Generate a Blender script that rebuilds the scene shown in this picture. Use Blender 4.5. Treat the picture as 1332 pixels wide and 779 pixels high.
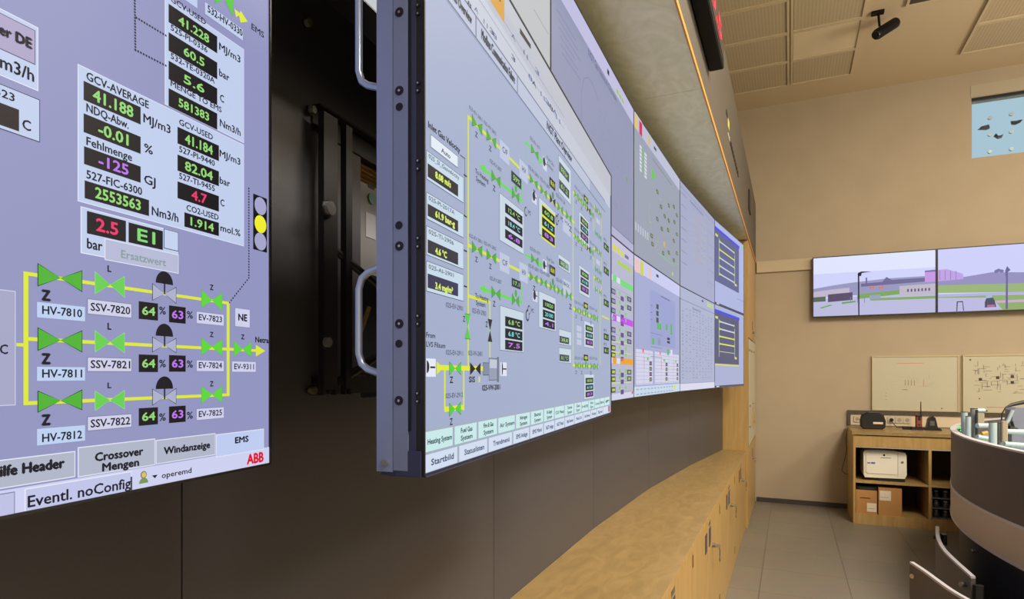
import bpy, math
from math import sin, cos, pi, radians, atan2, hypot
for o in list(bpy.data.objects): bpy.data.objects.remove(o)
sc = bpy.context.scene
COL = sc.collection

# ------------------------------------------------------------------ camera, light, exposure
F, CX, HY, AL, ZC = 824.12, 629.12, 486.73, radians(25.7728), 1.5507
cam = bpy.data.cameras.new('camera')
cam.sensor_width = 36.0; cam.lens = 36.0*F/1332
cam.shift_x = (666-CX)/1332; cam.shift_y = (HY-389.5)/1332
cam.clip_start = 0.02
co = bpy.data.objects.new('camera', cam); COL.objects.link(co)
co.location = (0, 0, ZC); co.rotation_euler = (pi/2, 0, AL)
sc.camera = co
sc.view_settings.view_transform = 'Standard'; sc.view_settings.look = 'None'
sc.view_settings.exposure = 0.0; sc.view_settings.gamma = 1.0
sc.view_settings.use_curve_mapping = False
wd = bpy.data.worlds.new('sky'); sc.world = wd; wd.use_nodes = True
wb = wd.node_tree.nodes['Background']; wb.inputs[0].default_value = (0.40, 0.53, 0.60, 1); wb.inputs[1].default_value = 1.08

def area(name, loc, size, power, color, rot=(0, 0, 0)):
    l = bpy.data.lights.new(name, 'AREA'); l.shape = 'RECTANGLE'; l.size, l.size_y = size
    l.energy = power; l.color = color
    o = bpy.data.objects.new(name, l); COL.objects.link(o); o.location = loc; o.rotation_euler = rot
    return o
WARM = (1.0, 0.91, 0.77)
area('ceiling_lamp_light', (2.2, 3.4, 4.70), (1.2, 2.4), 270, WARM)
area('ceiling_lamp_light', (2.4, 0.2, 4.70), (1.2, 2.4), 210, WARM)
area('ceiling_lamp_light', (5.0, 4.0, 4.70), (1.2, 2.4), 230, WARM)
area('ceiling_fill', (4.6, 3.6, 2.6), (2.6, 2.6), 380, WARM, (pi, 0, 0))  # added fill aimed up to brighten the ceiling; no actual fitting

# ------------------------------------------------------------------ geometry of the place
ca, sa = cos(AL), sin(AL)
def ray(u, v):
    x = (u-CX)/F
    return (x*ca-sa, x*sa+ca, (HY-v)/F)
def onY(u, v, Y): r = ray(u, v); t = Y/r[1]; return (r[0]*t, Y, ZC+r[2]*t)
def onX(u, v, X): r = ray(u, v); t = X/r[0]; return (X, r[1]*t, ZC+r[2]*t)
def onZ(u, v, Z): r = ray(u, v); t = (Z-ZC)/r[2]; return (r[0]*t, r[1]*t, Z)
def atd(u, v, d): r = ray(u, v); return (r[0]*d, r[1]*d, ZC+r[2]*d)

# ------------------------------------------------------------------ materials
def s2l(c):
    c = c/255.0
    return c/12.92 if c <= 0.04045 else ((c+0.055)/1.055)**2.4
def lin(rgb): return tuple(s2l(c) for c in rgb)+(1,)
_m = {}
def mat(name, rgb, rough=0.5, metal=0.0, spec=0.5, bump=0.0, bscale=60, var=0.0, vscale=3):
    if name in _m: return _m[name]
    m = bpy.data.materials.new(name); m.use_nodes = True; nt = m.node_tree; b = nt.nodes['Principled BSDF']
    b.inputs['Base Color'].default_value = lin(rgb); b.inputs['Roughness'].default_value = rough
    b.inputs['Metallic'].default_value = metal; b.inputs['Specular IOR Level'].default_value = spec
    tc = nt.nodes.new('ShaderNodeTexCoord')
    if var:
        n = nt.nodes.new('ShaderNodeTexNoise'); n.inputs['Scale'].default_value = vscale; n.inputs['Detail'].default_value = 4
        nt.links.new(tc.outputs['Object'], n.inputs['Vector'])
        r = nt.nodes.new('ShaderNodeValToRGB'); c = lin(rgb)
        r.color_ramp.elements[0].position = .3; r.color_ramp.elements[1].position = .7
        r.color_ramp.elements[0].color = tuple(x*(1-var) for x in c[:3])+(1,)
        r.color_ramp.elements[1].color = tuple(min(1, x*(1+var)) for x in c[:3])+(1,)
        nt.links.new(n.outputs['Fac'], r.inputs['Fac']); nt.links.new(r.outputs['Color'], b.inputs['Base Color'])
    if bump:
        n2 = nt.nodes.new('ShaderNodeTexNoise'); n2.inputs['Scale'].default_value = bscale
        nt.links.new(tc.outputs['Object'], n2.inputs['Vector'])
        bp = nt.nodes.new('ShaderNodeBump'); bp.inputs['Strength'].default_value = bump; bp.inputs['Distance'].default_value = 0.002
        nt.links.new(n2.outputs['Fac'], bp.inputs['Height']); nt.links.new(bp.outputs['Normal'], b.inputs['Normal'])
    _m[name] = m
    return m
def wood(name, c0, c1, stretch, scale=3.0, rough=0.4, dist=2.0, detail=5):
    m = bpy.data.materials.new(name); m.use_nodes = True; nt = m.node_tree; b = nt.nodes['Principled BSDF']
    tc = nt.nodes.new('ShaderNodeTexCoord'); mp = nt.nodes.new('ShaderNodeMapping'); mp.inputs['Scale'].default_value = stretch
    n = nt.nodes.new('ShaderNodeTexNoise'); n.inputs['Scale'].default_value = scale; n.inputs['Detail'].default_value = detail
    n.inputs['Distortion'].default_value = dist
    r = nt.nodes.new('ShaderNodeValToRGB'); r.color_ramp.elements[0].position = .35; r.color_ramp.elements[1].position = .68
    r.color_ramp.elements[0].color = lin(c0); r.color_ramp.elements[1].color = lin(c1)
    nt.links.new(tc.outputs['Object'], mp.inputs['Vector']); nt.links.new(mp.outputs['Vector'], n.inputs['Vector'])
    nt.links.new(n.outputs['Fac'], r.inputs['Fac']); nt.links.new(r.outputs['Color'], b.inputs['Base Color'])
    b.inputs['Roughness'].default_value = rough
    _m[name] = m
    return m
def emit(rgb, k=1.0):
    key = ('em', tuple(rgb), k)
    if key in _m: return _m[key]
    m = bpy.data.materials.new('display_glow'); m.use_nodes = True; b = m.node_tree.nodes['Principled BSDF']
    b.inputs['Base Color'].default_value = (0.004, 0.004, 0.005, 1); b.inputs['Roughness'].default_value = 0.5
    b.inputs['Specular IOR Level'].default_value = 0.15
    b.inputs['Emission Color'].default_value = lin(rgb); b.inputs['Emission Strength'].default_value = k
    _m[key] = m
    return m

M_WALL = mat('wall_paint', (172, 157, 134), .9, bump=.15, var=.03)
M_WALL2 = mat('wall_paint_bounce', (226, 220, 208), .9)  # unseen walls, colour lightened to bounce more light into the room
M_CEIL = mat('ceiling_paint', (196, 176, 142), .9, bump=.1)
M_DARK = mat('dark_wall_board', (68, 67, 72), .42, bump=.1, bscale=150, var=.05, vscale=1.5)
M_FASC = mat('fascia_board', (80, 73, 64), .55, bump=.1, bscale=150)
M_WOOD = wood('beech_laminate', (140, 117, 74), (158, 132, 86), (1, 0.35, 1), 14, .38)
M_WOODV = wood('beech_laminate_upright', (166, 134, 80), (180, 149, 94), (5, 5, .4), 6, .4, .6)
M_BIRCH = wood('birch_veneer', (232, 230, 196), (248, 246, 218), (1.4, .8, 1), 5, .5, 3.0, 6)
M_EDGE = mat('wood_edge_band', (214, 150, 60), .5)
M_BLK = mat('black_plastic', (18, 18, 20), .45)
M_BLKM = mat('black_metal', (24, 25, 32), .4, .3)
M_FRAME = mat('display_side_metal', (122, 134, 172), .45, .25)
M_FRAME2 = mat('display_side_dark_metal', (56, 62, 96), .45, .25)
M_HANDLE = mat('handle_aluminium', (170, 184, 215), .3, .6)
M_STEEL = mat('steel', (190, 190, 190), .25, .9)
M_BRASS = mat('brushed_nickel', (150, 140, 120), .35, .8)
M_WHITE = mat('white_plastic', (222, 218, 200), .5)
M_CARD = mat('cardboard', (176, 128, 74), .85, bump=.2, var=.06)
M_ALU = mat('aluminium_trim', (196, 194, 202), .4, .2)
M_CONS = mat('console_grey_board', (82, 77, 80), .5, bump=.05, bscale=200)
M_BAND = mat('console_taupe_board', (190, 175, 158), .5, bump=.05, bscale=200)
M_BASE = mat('console_base_board', (34, 35, 44), .5)
M_DUCT = mat('cable_duct', (72, 64, 56), .6)
M_BASEB = mat('baseboard_grey', (58, 54, 50), .6)
M_TUBE = mat('tube_pale_blue_grey', (170, 190, 196), .35, .25)
M_GREY = mat('grey_metal', (128, 130, 132), .4, .4)
M_RED = mat('red_plastic', (170, 52, 34), .5)
M_PAPER = mat('paper', (218, 208, 186), .8)

# ------------------------------------------------------------------ mesh builder
class MB:
    def __init__(s): s.v = []; s.f = []; s.mi = []; s.sm = []; s.mats = []
    def k(s, m):
        if m not in s.mats: s.mats.append(m)
        return s.mats.index(m)
    def add(s, vs, fs, m, smooth=False):
        b = len(s.v); s.v += [tuple(p) for p in vs]; i = s.k(m)
        for f in fs: s.f.append([b+j for j in f]); s.mi.append(i); s.sm.append(smooth)
        return s
    def box(s, a, b, m):
        x0, x1 = sorted((a[0], b[0])); y0, y1 = sorted((a[1], b[1])); z0, z1 = sorted((a[2], b[2]))
        vs = [(x0,y0,z0),(x1,y0,z0),(x1,y1,z0),(x0,y1,z0),(x0,y0,z1),(x1,y0,z1),(x1,y1,z1),(x0,y1,z1)]
        return s.add(vs, [(0,3,2,1),(4,5,6,7),(0,1,5,4),(1,2,6,5),(2,3,7,6),(3,0,4,7)], m)
    def cbox(s, a, b, m, c=.004, axis='z'):      # box whose four edges along the axis are chamfered
        x0, x1 = sorted((a[0], b[0])); y0, y1 = sorted((a[1], b[1])); z0, z1 = sorted((a[2], b[2]))
        if axis == 'x': lo, hi, r0, r1, r2, r3 = x0, x1, y0, y1, z0, z1
        elif axis == 'y': lo, hi, r0, r1, r2, r3 = y0, y1, x0, x1, z0, z1
        else: lo, hi, r0, r1, r2, r3 = z0, z1, x0, x1, y0, y1
        p = [(r0+c,r2),(r1-c,r2),(r1,r2+c),(r1,r3-c),(r1-c,r3),(r0+c,r3),(r0,r3-c),(r0,r2+c)]
        f = {'x': lambda q, h: (h, q[0], q[1]), 'y': lambda q, h: (q[0], h, q[1]), 'z': lambda q, h: (q[0], q[1], h)}[axis]
        vs = [f(q, lo) for q in p]+[f(q, hi) for q in p]
        return s.add(vs, [tuple(range(7, -1, -1)), tuple(range(8, 16))]+[(i, (i+1) % 8, (i+1) % 8+8, i+8) for i in range(8)], m)
    def prism(s, poly, z0, z1, m):
        n = len(poly); vs = [(x, y, z0) for x, y in poly]+[(x, y, z1) for x, y in poly]
        return s.add(vs, [tuple(range(n-1, -1, -1)), tuple(range(n, 2*n))]+[(i, (i+1) % n, (i+1) % n+n, i+n) for i in range(n)], m)
    def tube(s, pts, r, m, n=10, caps=True):
        rings = []; N = len(pts); rr = r if isinstance(r, (list, tuple)) else [r]*N
        up = None
        for i, p in enumerate(pts):
            a = pts[max(0, i-1)]; b = pts[min(N-1, i+1)]
            d = [b[j]-a[j] for j in range(3)]; L = math.sqrt(sum(x*x for x in d)) or 1; d = [x/L for x in d]
            if up is None: up = (0, 0, 1) if abs(d[2]) < .9 else (1, 0, 0)
            e1 = [up[1]*d[2]-up[2]*d[1], up[2]*d[0]-up[0]*d[2], up[0]*d[1]-up[1]*d[0]]
            L = math.sqrt(sum(x*x for x in e1)) or 1; e1 = [x/L for x in e1]
            e2 = [d[1]*e1[2]-d[2]*e1[1], d[2]*e1[0]-d[0]*e1[2], d[0]*e1[1]-d[1]*e1[0]]
            up = e2
            rings.append([tuple(p[j]+rr[i]*(cos(2*pi*k/n)*e1[j]+sin(2*pi*k/n)*e2[j]) for j in range(3)) for k in range(n)])
        b = [q for ring in rings for q in ring]
        s.add(b, [(i*n+k, i*n+(k+1) % n, (i+1)*n+(k+1) % n, (i+1)*n+k) for i in range(N-1) for k in range(n)], m, True)
        if caps: s.add(rings[0], [tuple(range(n-1, -1, -1))], m); s.add(rings[-1], [tuple(range(n))], m)
        return s
    def arc(s, c, R0, R1, z0, z1, a0, a1, m, n=64):
        vs = []
        for i in range(n+1):
            a = radians(a0+(a1-a0)*i/n)
            for R, z in ((R0, z0), (R1, z0), (R1, z1), (R0, z1)): vs.append((c[0]+R*cos(a), c[1]+R*sin(a), z))
        fs = [(i*4+k, i*4+(k+1) % 4, (i+1)*4+(k+1) % 4, (i+1)*4+k) for i in range(n) for k in range(4)]+[(0, 1, 2, 3), (n*4+3, n*4+2, n*4+1, n*4)]
        return s.add(vs, fs, m)
    def build(s, name, parent=None, base=None, local=False, label=None):
        vs = s.v
        if parent is not None and not local:
            l = parent.location; r = -parent.rotation_euler[2]; vs = []
            pl = parent['_w'] if '_w' in parent else list(l)
            for x, y, z in s.v:
                x -= pl[0]; y -= pl[1]; z -= pl[2]; vs.append((x*cos(r)-y*sin(r), x*sin(r)+y*cos(r), z))
        elif base is not None: vs = [(x-base[0], y-base[1], z-base[2]) for x, y, z in s.v]
        me = bpy.data.meshes.new(name); me.from_pydata(vs, [], s.f)
        for m in s.mats: me.materials.append(m)
        me.polygons.foreach_set('material_index', s.mi); me.polygons.foreach_set('use_smooth', s.sm); me.update()
        o = bpy.data.objects.new(name, me); COL.objects.link(o)
        if base is not None: o.location = base
        if parent is not None: o.parent = parent
        if label: o['label'] = label
        return o
def sub(mb, name, part, label=None):
    """a sub-part: child of a part that sits at its thing's origin; world coordinates in"""
    root = part.parent; l = root.location; r = -root.rotation_euler[2]
    mb.v = [((x-l[0])*cos(r)-(y-l[1])*sin(r), (x-l[0])*sin(r)+(y-l[1])*cos(r), z-l[2]) for x, y, z in mb.v]
    return mb.build(name, part, local=True, label=label)
def thing(name, label, cat, loc=(0, 0, 0), rz=0, group=None):
    o = bpy.data.objects.new(name, None); COL.objects.link(o); o.empty_display_size = .05
    o.location = loc; o.rotation_euler = (0, 0, rz); o['label'] = label; o['category'] = cat
    if group: o['group'] = group
    return o
def tag(o, label, cat, group=None, kind=None):
    o['label'] = label; o['category'] = cat
    if group: o['group'] = group
    if kind: o['kind'] = kind
    return o
def struct(mb, name, label, cat, parent=None):
    o = mb.build(name, parent)
    if parent is None: o['kind'] = 'structure'; o['label'] = label; o['category'] = cat
    return o
def dup(root, loc, label, group=None):
    r = root.copy(); COL.objects.link(r); r.location = loc; r['label'] = label
    if group: r['group'] = group
    for ch in list(root.children):
        c = ch.copy(); COL.objects.link(c); c.parent = r
        for g in ch.children:
            d = g.copy(); COL.objects.link(d); d.parent = c
    return r

# ------------------------------------------------------------------ the room
YB, ZT = 8.42, 4.80
def floor_mat():
    m = bpy.data.materials.new('floor_tiles'); m.use_nodes = True; nt = m.node_tree; b = nt.nodes['Principled BSDF']
    tc = nt.nodes.new('ShaderNodeTexCoord'); mp = nt.nodes.new('ShaderNodeMapping'); mp.inputs['Location'].default_value = (.195, -.13, 0)
    br = nt.nodes.new('ShaderNodeTexBrick'); br.offset = 0; br.inputs['Scale'].default_value = 1
    br.inputs['Brick Width'].default_value = .585; br.inputs['Row Height'].default_value = .6; br.inputs['Mortar Size'].default_value = .003
    br.inputs['Color1'].default_value = lin((130, 123, 111)); br.inputs['Color2'].default_value = lin((124, 117, 105)); br.inputs['Mortar'].default_value = lin((92, 84, 72))
    n = nt.nodes.new('ShaderNodeTexNoise'); n.inputs['Scale'].default_value = 5; n.inputs['Detail'].default_value = 6
    mx = nt.nodes.new('ShaderNodeMix'); mx.data_type = 'RGBA'; mx.blend_type = 'MULTIPLY'; mx.inputs[0].default_value = .25
    nt.links.new(tc.outputs['Object'], mp.inputs['Vector']); nt.links.new(mp.outputs['Vector'], br.inputs['Vector']); nt.links.new(tc.outputs['Object'], n.inputs['Vector'])
    nt.links.new(br.outputs['Color'], mx.inputs[6]); nt.links.new(n.outputs['Color'], mx.inputs[7]); nt.links.new(mx.outputs[2], b.inputs['Base Color'])
    b.inputs['Roughness'].default_value = .42
    return m
XL, XR, YF = -1.25, 7.6, -3.2
struct(MB().box((XL, YF, -.1), (XR, YB+.2, 0), floor_mat()), 'floor', 'beige square tiled floor', 'floor')
struct(MB().box((XL, YF, ZT), (XR, YB+.2, ZT+.1), M_CEIL), 'ceiling', 'cream painted ceiling with perforated panels', 'ceiling')
# back wall with the window opening
wx0, wz0, wx1, wz1 = 1.765, 3.873, 3.3, 4.52
w = MB()
for a, b in (((XL, 0), (wx0, ZT)), ((wx1, 0), (XR, ZT)), ((wx0, 0), (wx1, wz0)), ((wx0, wz1), (wx1, ZT))):
    w.box((a[0], YB, a[1]), (b[0], YB+.2, b[1]), M_WALL)
struct(w, 'wall_back', 'cream painted back wall', 'wall')
struct(MB().box((XR, YF, 0), (XR+.1, YB+.2, ZT), M_WALL2), 'wall_right', 'cream painted side wall', 'wall')
struct(MB().box((XL, YF-.1, 0), (XR, YF, ZT), M_WALL2), 'wall_front', 'cream painted wall behind the camera', 'wall')
struct(MB().box((XL-.1, YF, 0), (XL, YB+.2, ZT), M_WALL), 'wall_side', 'plain wall behind the video wall lining', 'wall')
struct(MB().box((-.36, YB-.03, 2.785), (5.0, YB, 2.92), mat('ledge_paint', (190, 176, 148), .8)), 'trim_1', 'cream ledge running along the back wall', 'trim')
struct(MB().box((-.36, YB-.012, 0), (.6, YB, .055), M_BASEB), 'baseboard_back', 'dark grey skirting at the foot of the back wall', 'baseboard')

# window
win = thing('window_1', 'pale blue window high in the back wall with round glass fittings', 'window', (wx0, YB, wz0)); win['kind'] = 'structure'
gm = bpy.data.materials.new('window_glass'); gm.use_nodes = True; g = gm.node_tree.nodes['Principled BSDF']
g.inputs['Base Color'].default_value = (.9, .97, 1, 1); g.inputs['Roughness'].default_value = .02; g.inputs['Transmission Weight'].default_value = 1; g.inputs['IOR'].default_value = 1.05
MB().box((wx0+.002, YB+.03, wz0+.002), (wx1-.002, YB+.04, wz1-.002), gm).build('glass', win)
MB().box((wx0-.002, YB-.004, 4.488), (wx1+.02, YB+.028, 4.515), M_BLK).build('head_rail', win)
MB().box((wx0-.01, YB-.004, 4.53), (wx1+.02, YB-.0005, 4.655), mat('blind_cover', (176, 164, 144), .8)).build('blind_cover', win)
for (u, vs) in ((1287.2, (153.9, 175.6, 197.9)), (1315, (149, 171.9, 194.3))):
    for v in vs:
        p = onY(u, v, YB+.03)
        MB().tube([(p[0], YB+.006, p[2]), (p[0], YB+.029, p[2])], .019, mat('fitting_grey', (170, 188, 198), .4, .3), 14).build('glass_fitting', win)
MDF = mat('shape_grey', (70, 66, 66), .5)  # dark irregular shapes just behind the glass
for pts in ([(1272, 168.5), (1276, 165), (1286, 162.5), (1287, 167), (1283, 168.8)], [(1315, 157.8), (1321, 157.5), (1330, 155.8), (1327, 159.5), (1321, 162), (1316, 161.8)],
            [(1292.5, 177), (1295, 174), (1298, 177), (1302, 176.5), (1304.5, 174.5), (1303, 179), (1298, 180.3)]):
    q = [onY(u, v, YB+.06) for u, v in pts]; n = len(q)
    mb = MB(); mb.add([(x, YB+.045, z) for x, y, z in q]+[(x, YB+.075, z) for x, y, z in q], [tuple(range(n)), tuple(range(2*n-1, n-1, -1))]+[(i, i+n, (i+1) % n+n, (i+1) % n) for i in range(n)], MDF)
    mb.build('dark_shape', win)

# ------------------------------------------------------------------ video wall geometry
W, H, ZB = 1.216, .685, 1.4386
def rotw(x, z): return (x*ca-z*sa, x*sa+z*ca)
pc = (-.2622, .7841); PW = [rotw(*pc)]
for t in (22.4979, 24.8727, 27.1545, 30.0186, 32.668):
    t = radians(t); pc = (pc[0]+W*sin(t), pc[1]+W*cos(t)); PW.append(rotw(*pc))
t = radians(19.98); P0 = rotw(-.2622-W*sin(t), .7841-W*cos(t))
J = [P0]+PW                                            # seven joints of the six columns
OFF = .215
def normal(a, b): L = hypot(b[0]-a[0], b[1]-a[1]); return (-(b[1]-a[1])/L, (b[0]-a[0])/L)
WJ = []
for i in range(7):
    ns = [normal(J[k], J[k+1]) for k in (i-1, i) if 0 <= k < 6]
    n = (sum(q[0] for q in ns)/len(ns), sum(q[1] for q in ns)/len(ns)); WJ.append((J[i][0]+n[0]*OFF, J[i][1]+n[1]*OFF+(.06 if i > 0 else 0)))
WJ[6] = (-.615, 6.93)
WJ = [(WJ[0][0]+.12, -3.1)]+WJ
XF = -.372
# dark lining: one flat board per facet, with shadow gaps; the second facet has the service opening
hole_s0 = .585
dw = MB(); ZTOP = 2.911
for i in range(len(WJ)-1):
    a, b = WJ[i], WJ[i+1]; n = normal(a, b); L = hypot(b[0]-a[0], b[1]-a[1]); d = ((b[0]-a[0])/L, (b[1]-a[1])/L)
    def board(s0, s1, z0, z1, th=.02, back=0.0):
        q = [(a[0]+d[0]*s0+n[0]*back, a[1]+d[1]*s0+n[1]*back), (a[0]+d[0]*s1+n[0]*back, a[1]+d[1]*s1+n[1]*back)]
        dw.prism([q[0], q[1], (q[1][0]+n[0]*th, q[1][1]+n[1]*th), (q[0][0]+n[0]*th, q[0][1]+n[1]*th)], z0, z1, M_DARK)
    if i == 2:
        S0, S1, Z0, Z1 = .46, .98, 1.50, 2.03
        board(.0015, S0, 0, ZTOP); board(S1, L-.0015, 0, ZTOP); board(S0, S1, 0, Z0); board(S0, S1, Z1, ZTOP)
        hole = (a, d, n, S0, S1, Z0, Z1)
    else: board(.0015, L-.0015, 0, ZTOP)
    dw.prism([(a[0]+n[0]*.021, a[1]+n[1]*.021), (b[0]+n[0]*.021, b[1]+n[1]*.021), (b[0]+n[0]*.024, b[1]+n[1]*.024), (a[0]+n[0]*.024, a[1]+n[1]*.024)], 0, ZTOP, M_BLK) if i != 2 else None
struct(dw, 'wall_left', 'dark brown board lining of the curved video wall', 'wall')
# service recess behind the opening
a, d, n, S0, S1, Z0, Z1 = hole
def hp(s, y, z): return (a[0]+d[0]*s+n[0]*y, a[1]+d[1]*s+n[1]*y, z)
def hbox(mb, s0, s1, y0, y1, z0, z1, m):
    return mb.prism([hp(s0, y0, 0)[:2], hp(s1, y0, 0)[:2], hp(s1, y1, 0)[:2], hp(s0, y1, 0)[:2]], z0, z1, m)
rec = MB(); MDK = mat('recess_black', (14, 14, 18), .7)
hbox(rec, S0-.1, S1+.1, .30, .31, Z0-.05, Z1+.05, MDK); hbox(rec, S0-.1, S0-.09, .021, .30, Z0-.05, Z1+.05, MDK); hbox(rec, S1+.09, S1+.1, .021, .30, Z0-.05, Z1+.05, MDK)
hbox(rec, S0-.1, S1+.1, .021, .31, Z0-.06, Z0-.05, MDK); hbox(rec, S0-.1, S1+.1, .021, .31, Z1+.05, Z1+.06, MDK)
struct(rec, 'trim_2', 'black service recess behind the pulled-out display', 'recess')

# canopy: veneered soffit, board fascia, edge strip
cn = thing('canopy', 'pale birch soffit and grey brown fascia over the curved display wall', 'canopy', (XF, 2.6, 2.91))
poly = [(XF, 8.418), (XF, -3.1)]+[(x-.0, y) for x, y in WJ]+[(-.615, 8.418)]
sp = MB()
for y0, y1 in ((-3.1, .71), (.712, 3.168), (3.172, 5.6), (5.602, 8.418)):
    sp.box((-1.1, y0, 2.935), (XF-.012, y1, 2.95), M_BIRCH)
sp = MB()
for y0, y1 in ((-3.1, .71), (.714, 3.168), (3.172, 8.418)):
    sp.box((-1.1, y0, 2.912), (XF-.006, y1, 2.931), M_BIRCH)
sp.build('soffit_panel', cn)
fa = MB().box((XF-.02, -3.1, 2.932), (XF, 8.418, 3.62), M_FASC).build('fascia', cn)
MB().box((XF-.0058, -3.1, 2.909), (XF+.001, 8.418, 2.9318), M_EDGE).build('edge_strip', cn, label='orange wood edge strip')
MB().box((-1.24, -3.1, 3.60), (XF-.02, 8.418, 3.62), M_FASC).build('top_board', cn)
sl = MB(); p0 = onX(971, 247, XF); p1 = onX(974, 287, XF)
sl.box((XF, 6.85, 3.20), (XF+.012, 7.12, 3.40), M_BLK); sub(sl, 'vent_slot', fa, 'black slot plate')
st = MB(); MY = mat('sticker_yellow', (190, 190, 90), .5); MS = mat('sticker_white', (200, 198, 190), .5)
for (u0, v0, u1, v1, mm) in ((944.5, 142, 946.5, 156, M_BLK), (946.5, 153, 948.5, 172, MY), (946.5, 172, 949.5, 186, MS)):
    q0 = onX(u0, v0, XF); q1 = onX(u1, v1, XF); st.box((XF, q0[1], q0[2]), (XF+.003, q1[1]-.02, q1[2]), mm)
sub(st, 'sticker', fa)
st = MB()
for i in range(9):
    q0 = onX(949.5+i*1.25, 180+i*5.3, XF); st.box((XF, q0[1], q0[2]), (XF+.004, q0[1]+.05, q0[2]-.04), M_BLK)
sub(st, 'lettering', fa)

# ------------------------------------------------------------------ display images
_tg = {}
def text_geo(s, bold=0.0):
    k = (s, bold)
    if k in _tg: return _tg[k]
    cu = bpy.data.curves.new('t', 'FONT'); cu.body = s; cu.resolution_u = 2; cu.offset = bold; cu.fill_mode = 'FRONT'
    ob = bpy.data.objects.new('t', cu); COL.objects.link(ob); dg = bpy.context.evaluated_depsgraph_get(); dg.update()
    me = bpy.data.meshes.new_from_object(ob.evaluated_get(dg))
    vs = [(v.co.x, v.co.y) for v in me.vertices]; fs = [tuple(p.vertices) for p in me.polygons]
    bpy.data.objects.remove(ob); bpy.data.curves.remove(cu); bpy.data.meshes.remove(me)
    if not vs: vs = [(0, 0), (1, 0), (1, 1)]; fs = []
    x0 = min(v[0] for v in vs); x1 = max(v[0] for v in vs)
    _tg[k] = ([(x-x0, y) for x, y in vs], fs, x1-x0)
    return _tg[k]
CAPH = max(v[1] for v in text_geo('H')[0])

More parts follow.
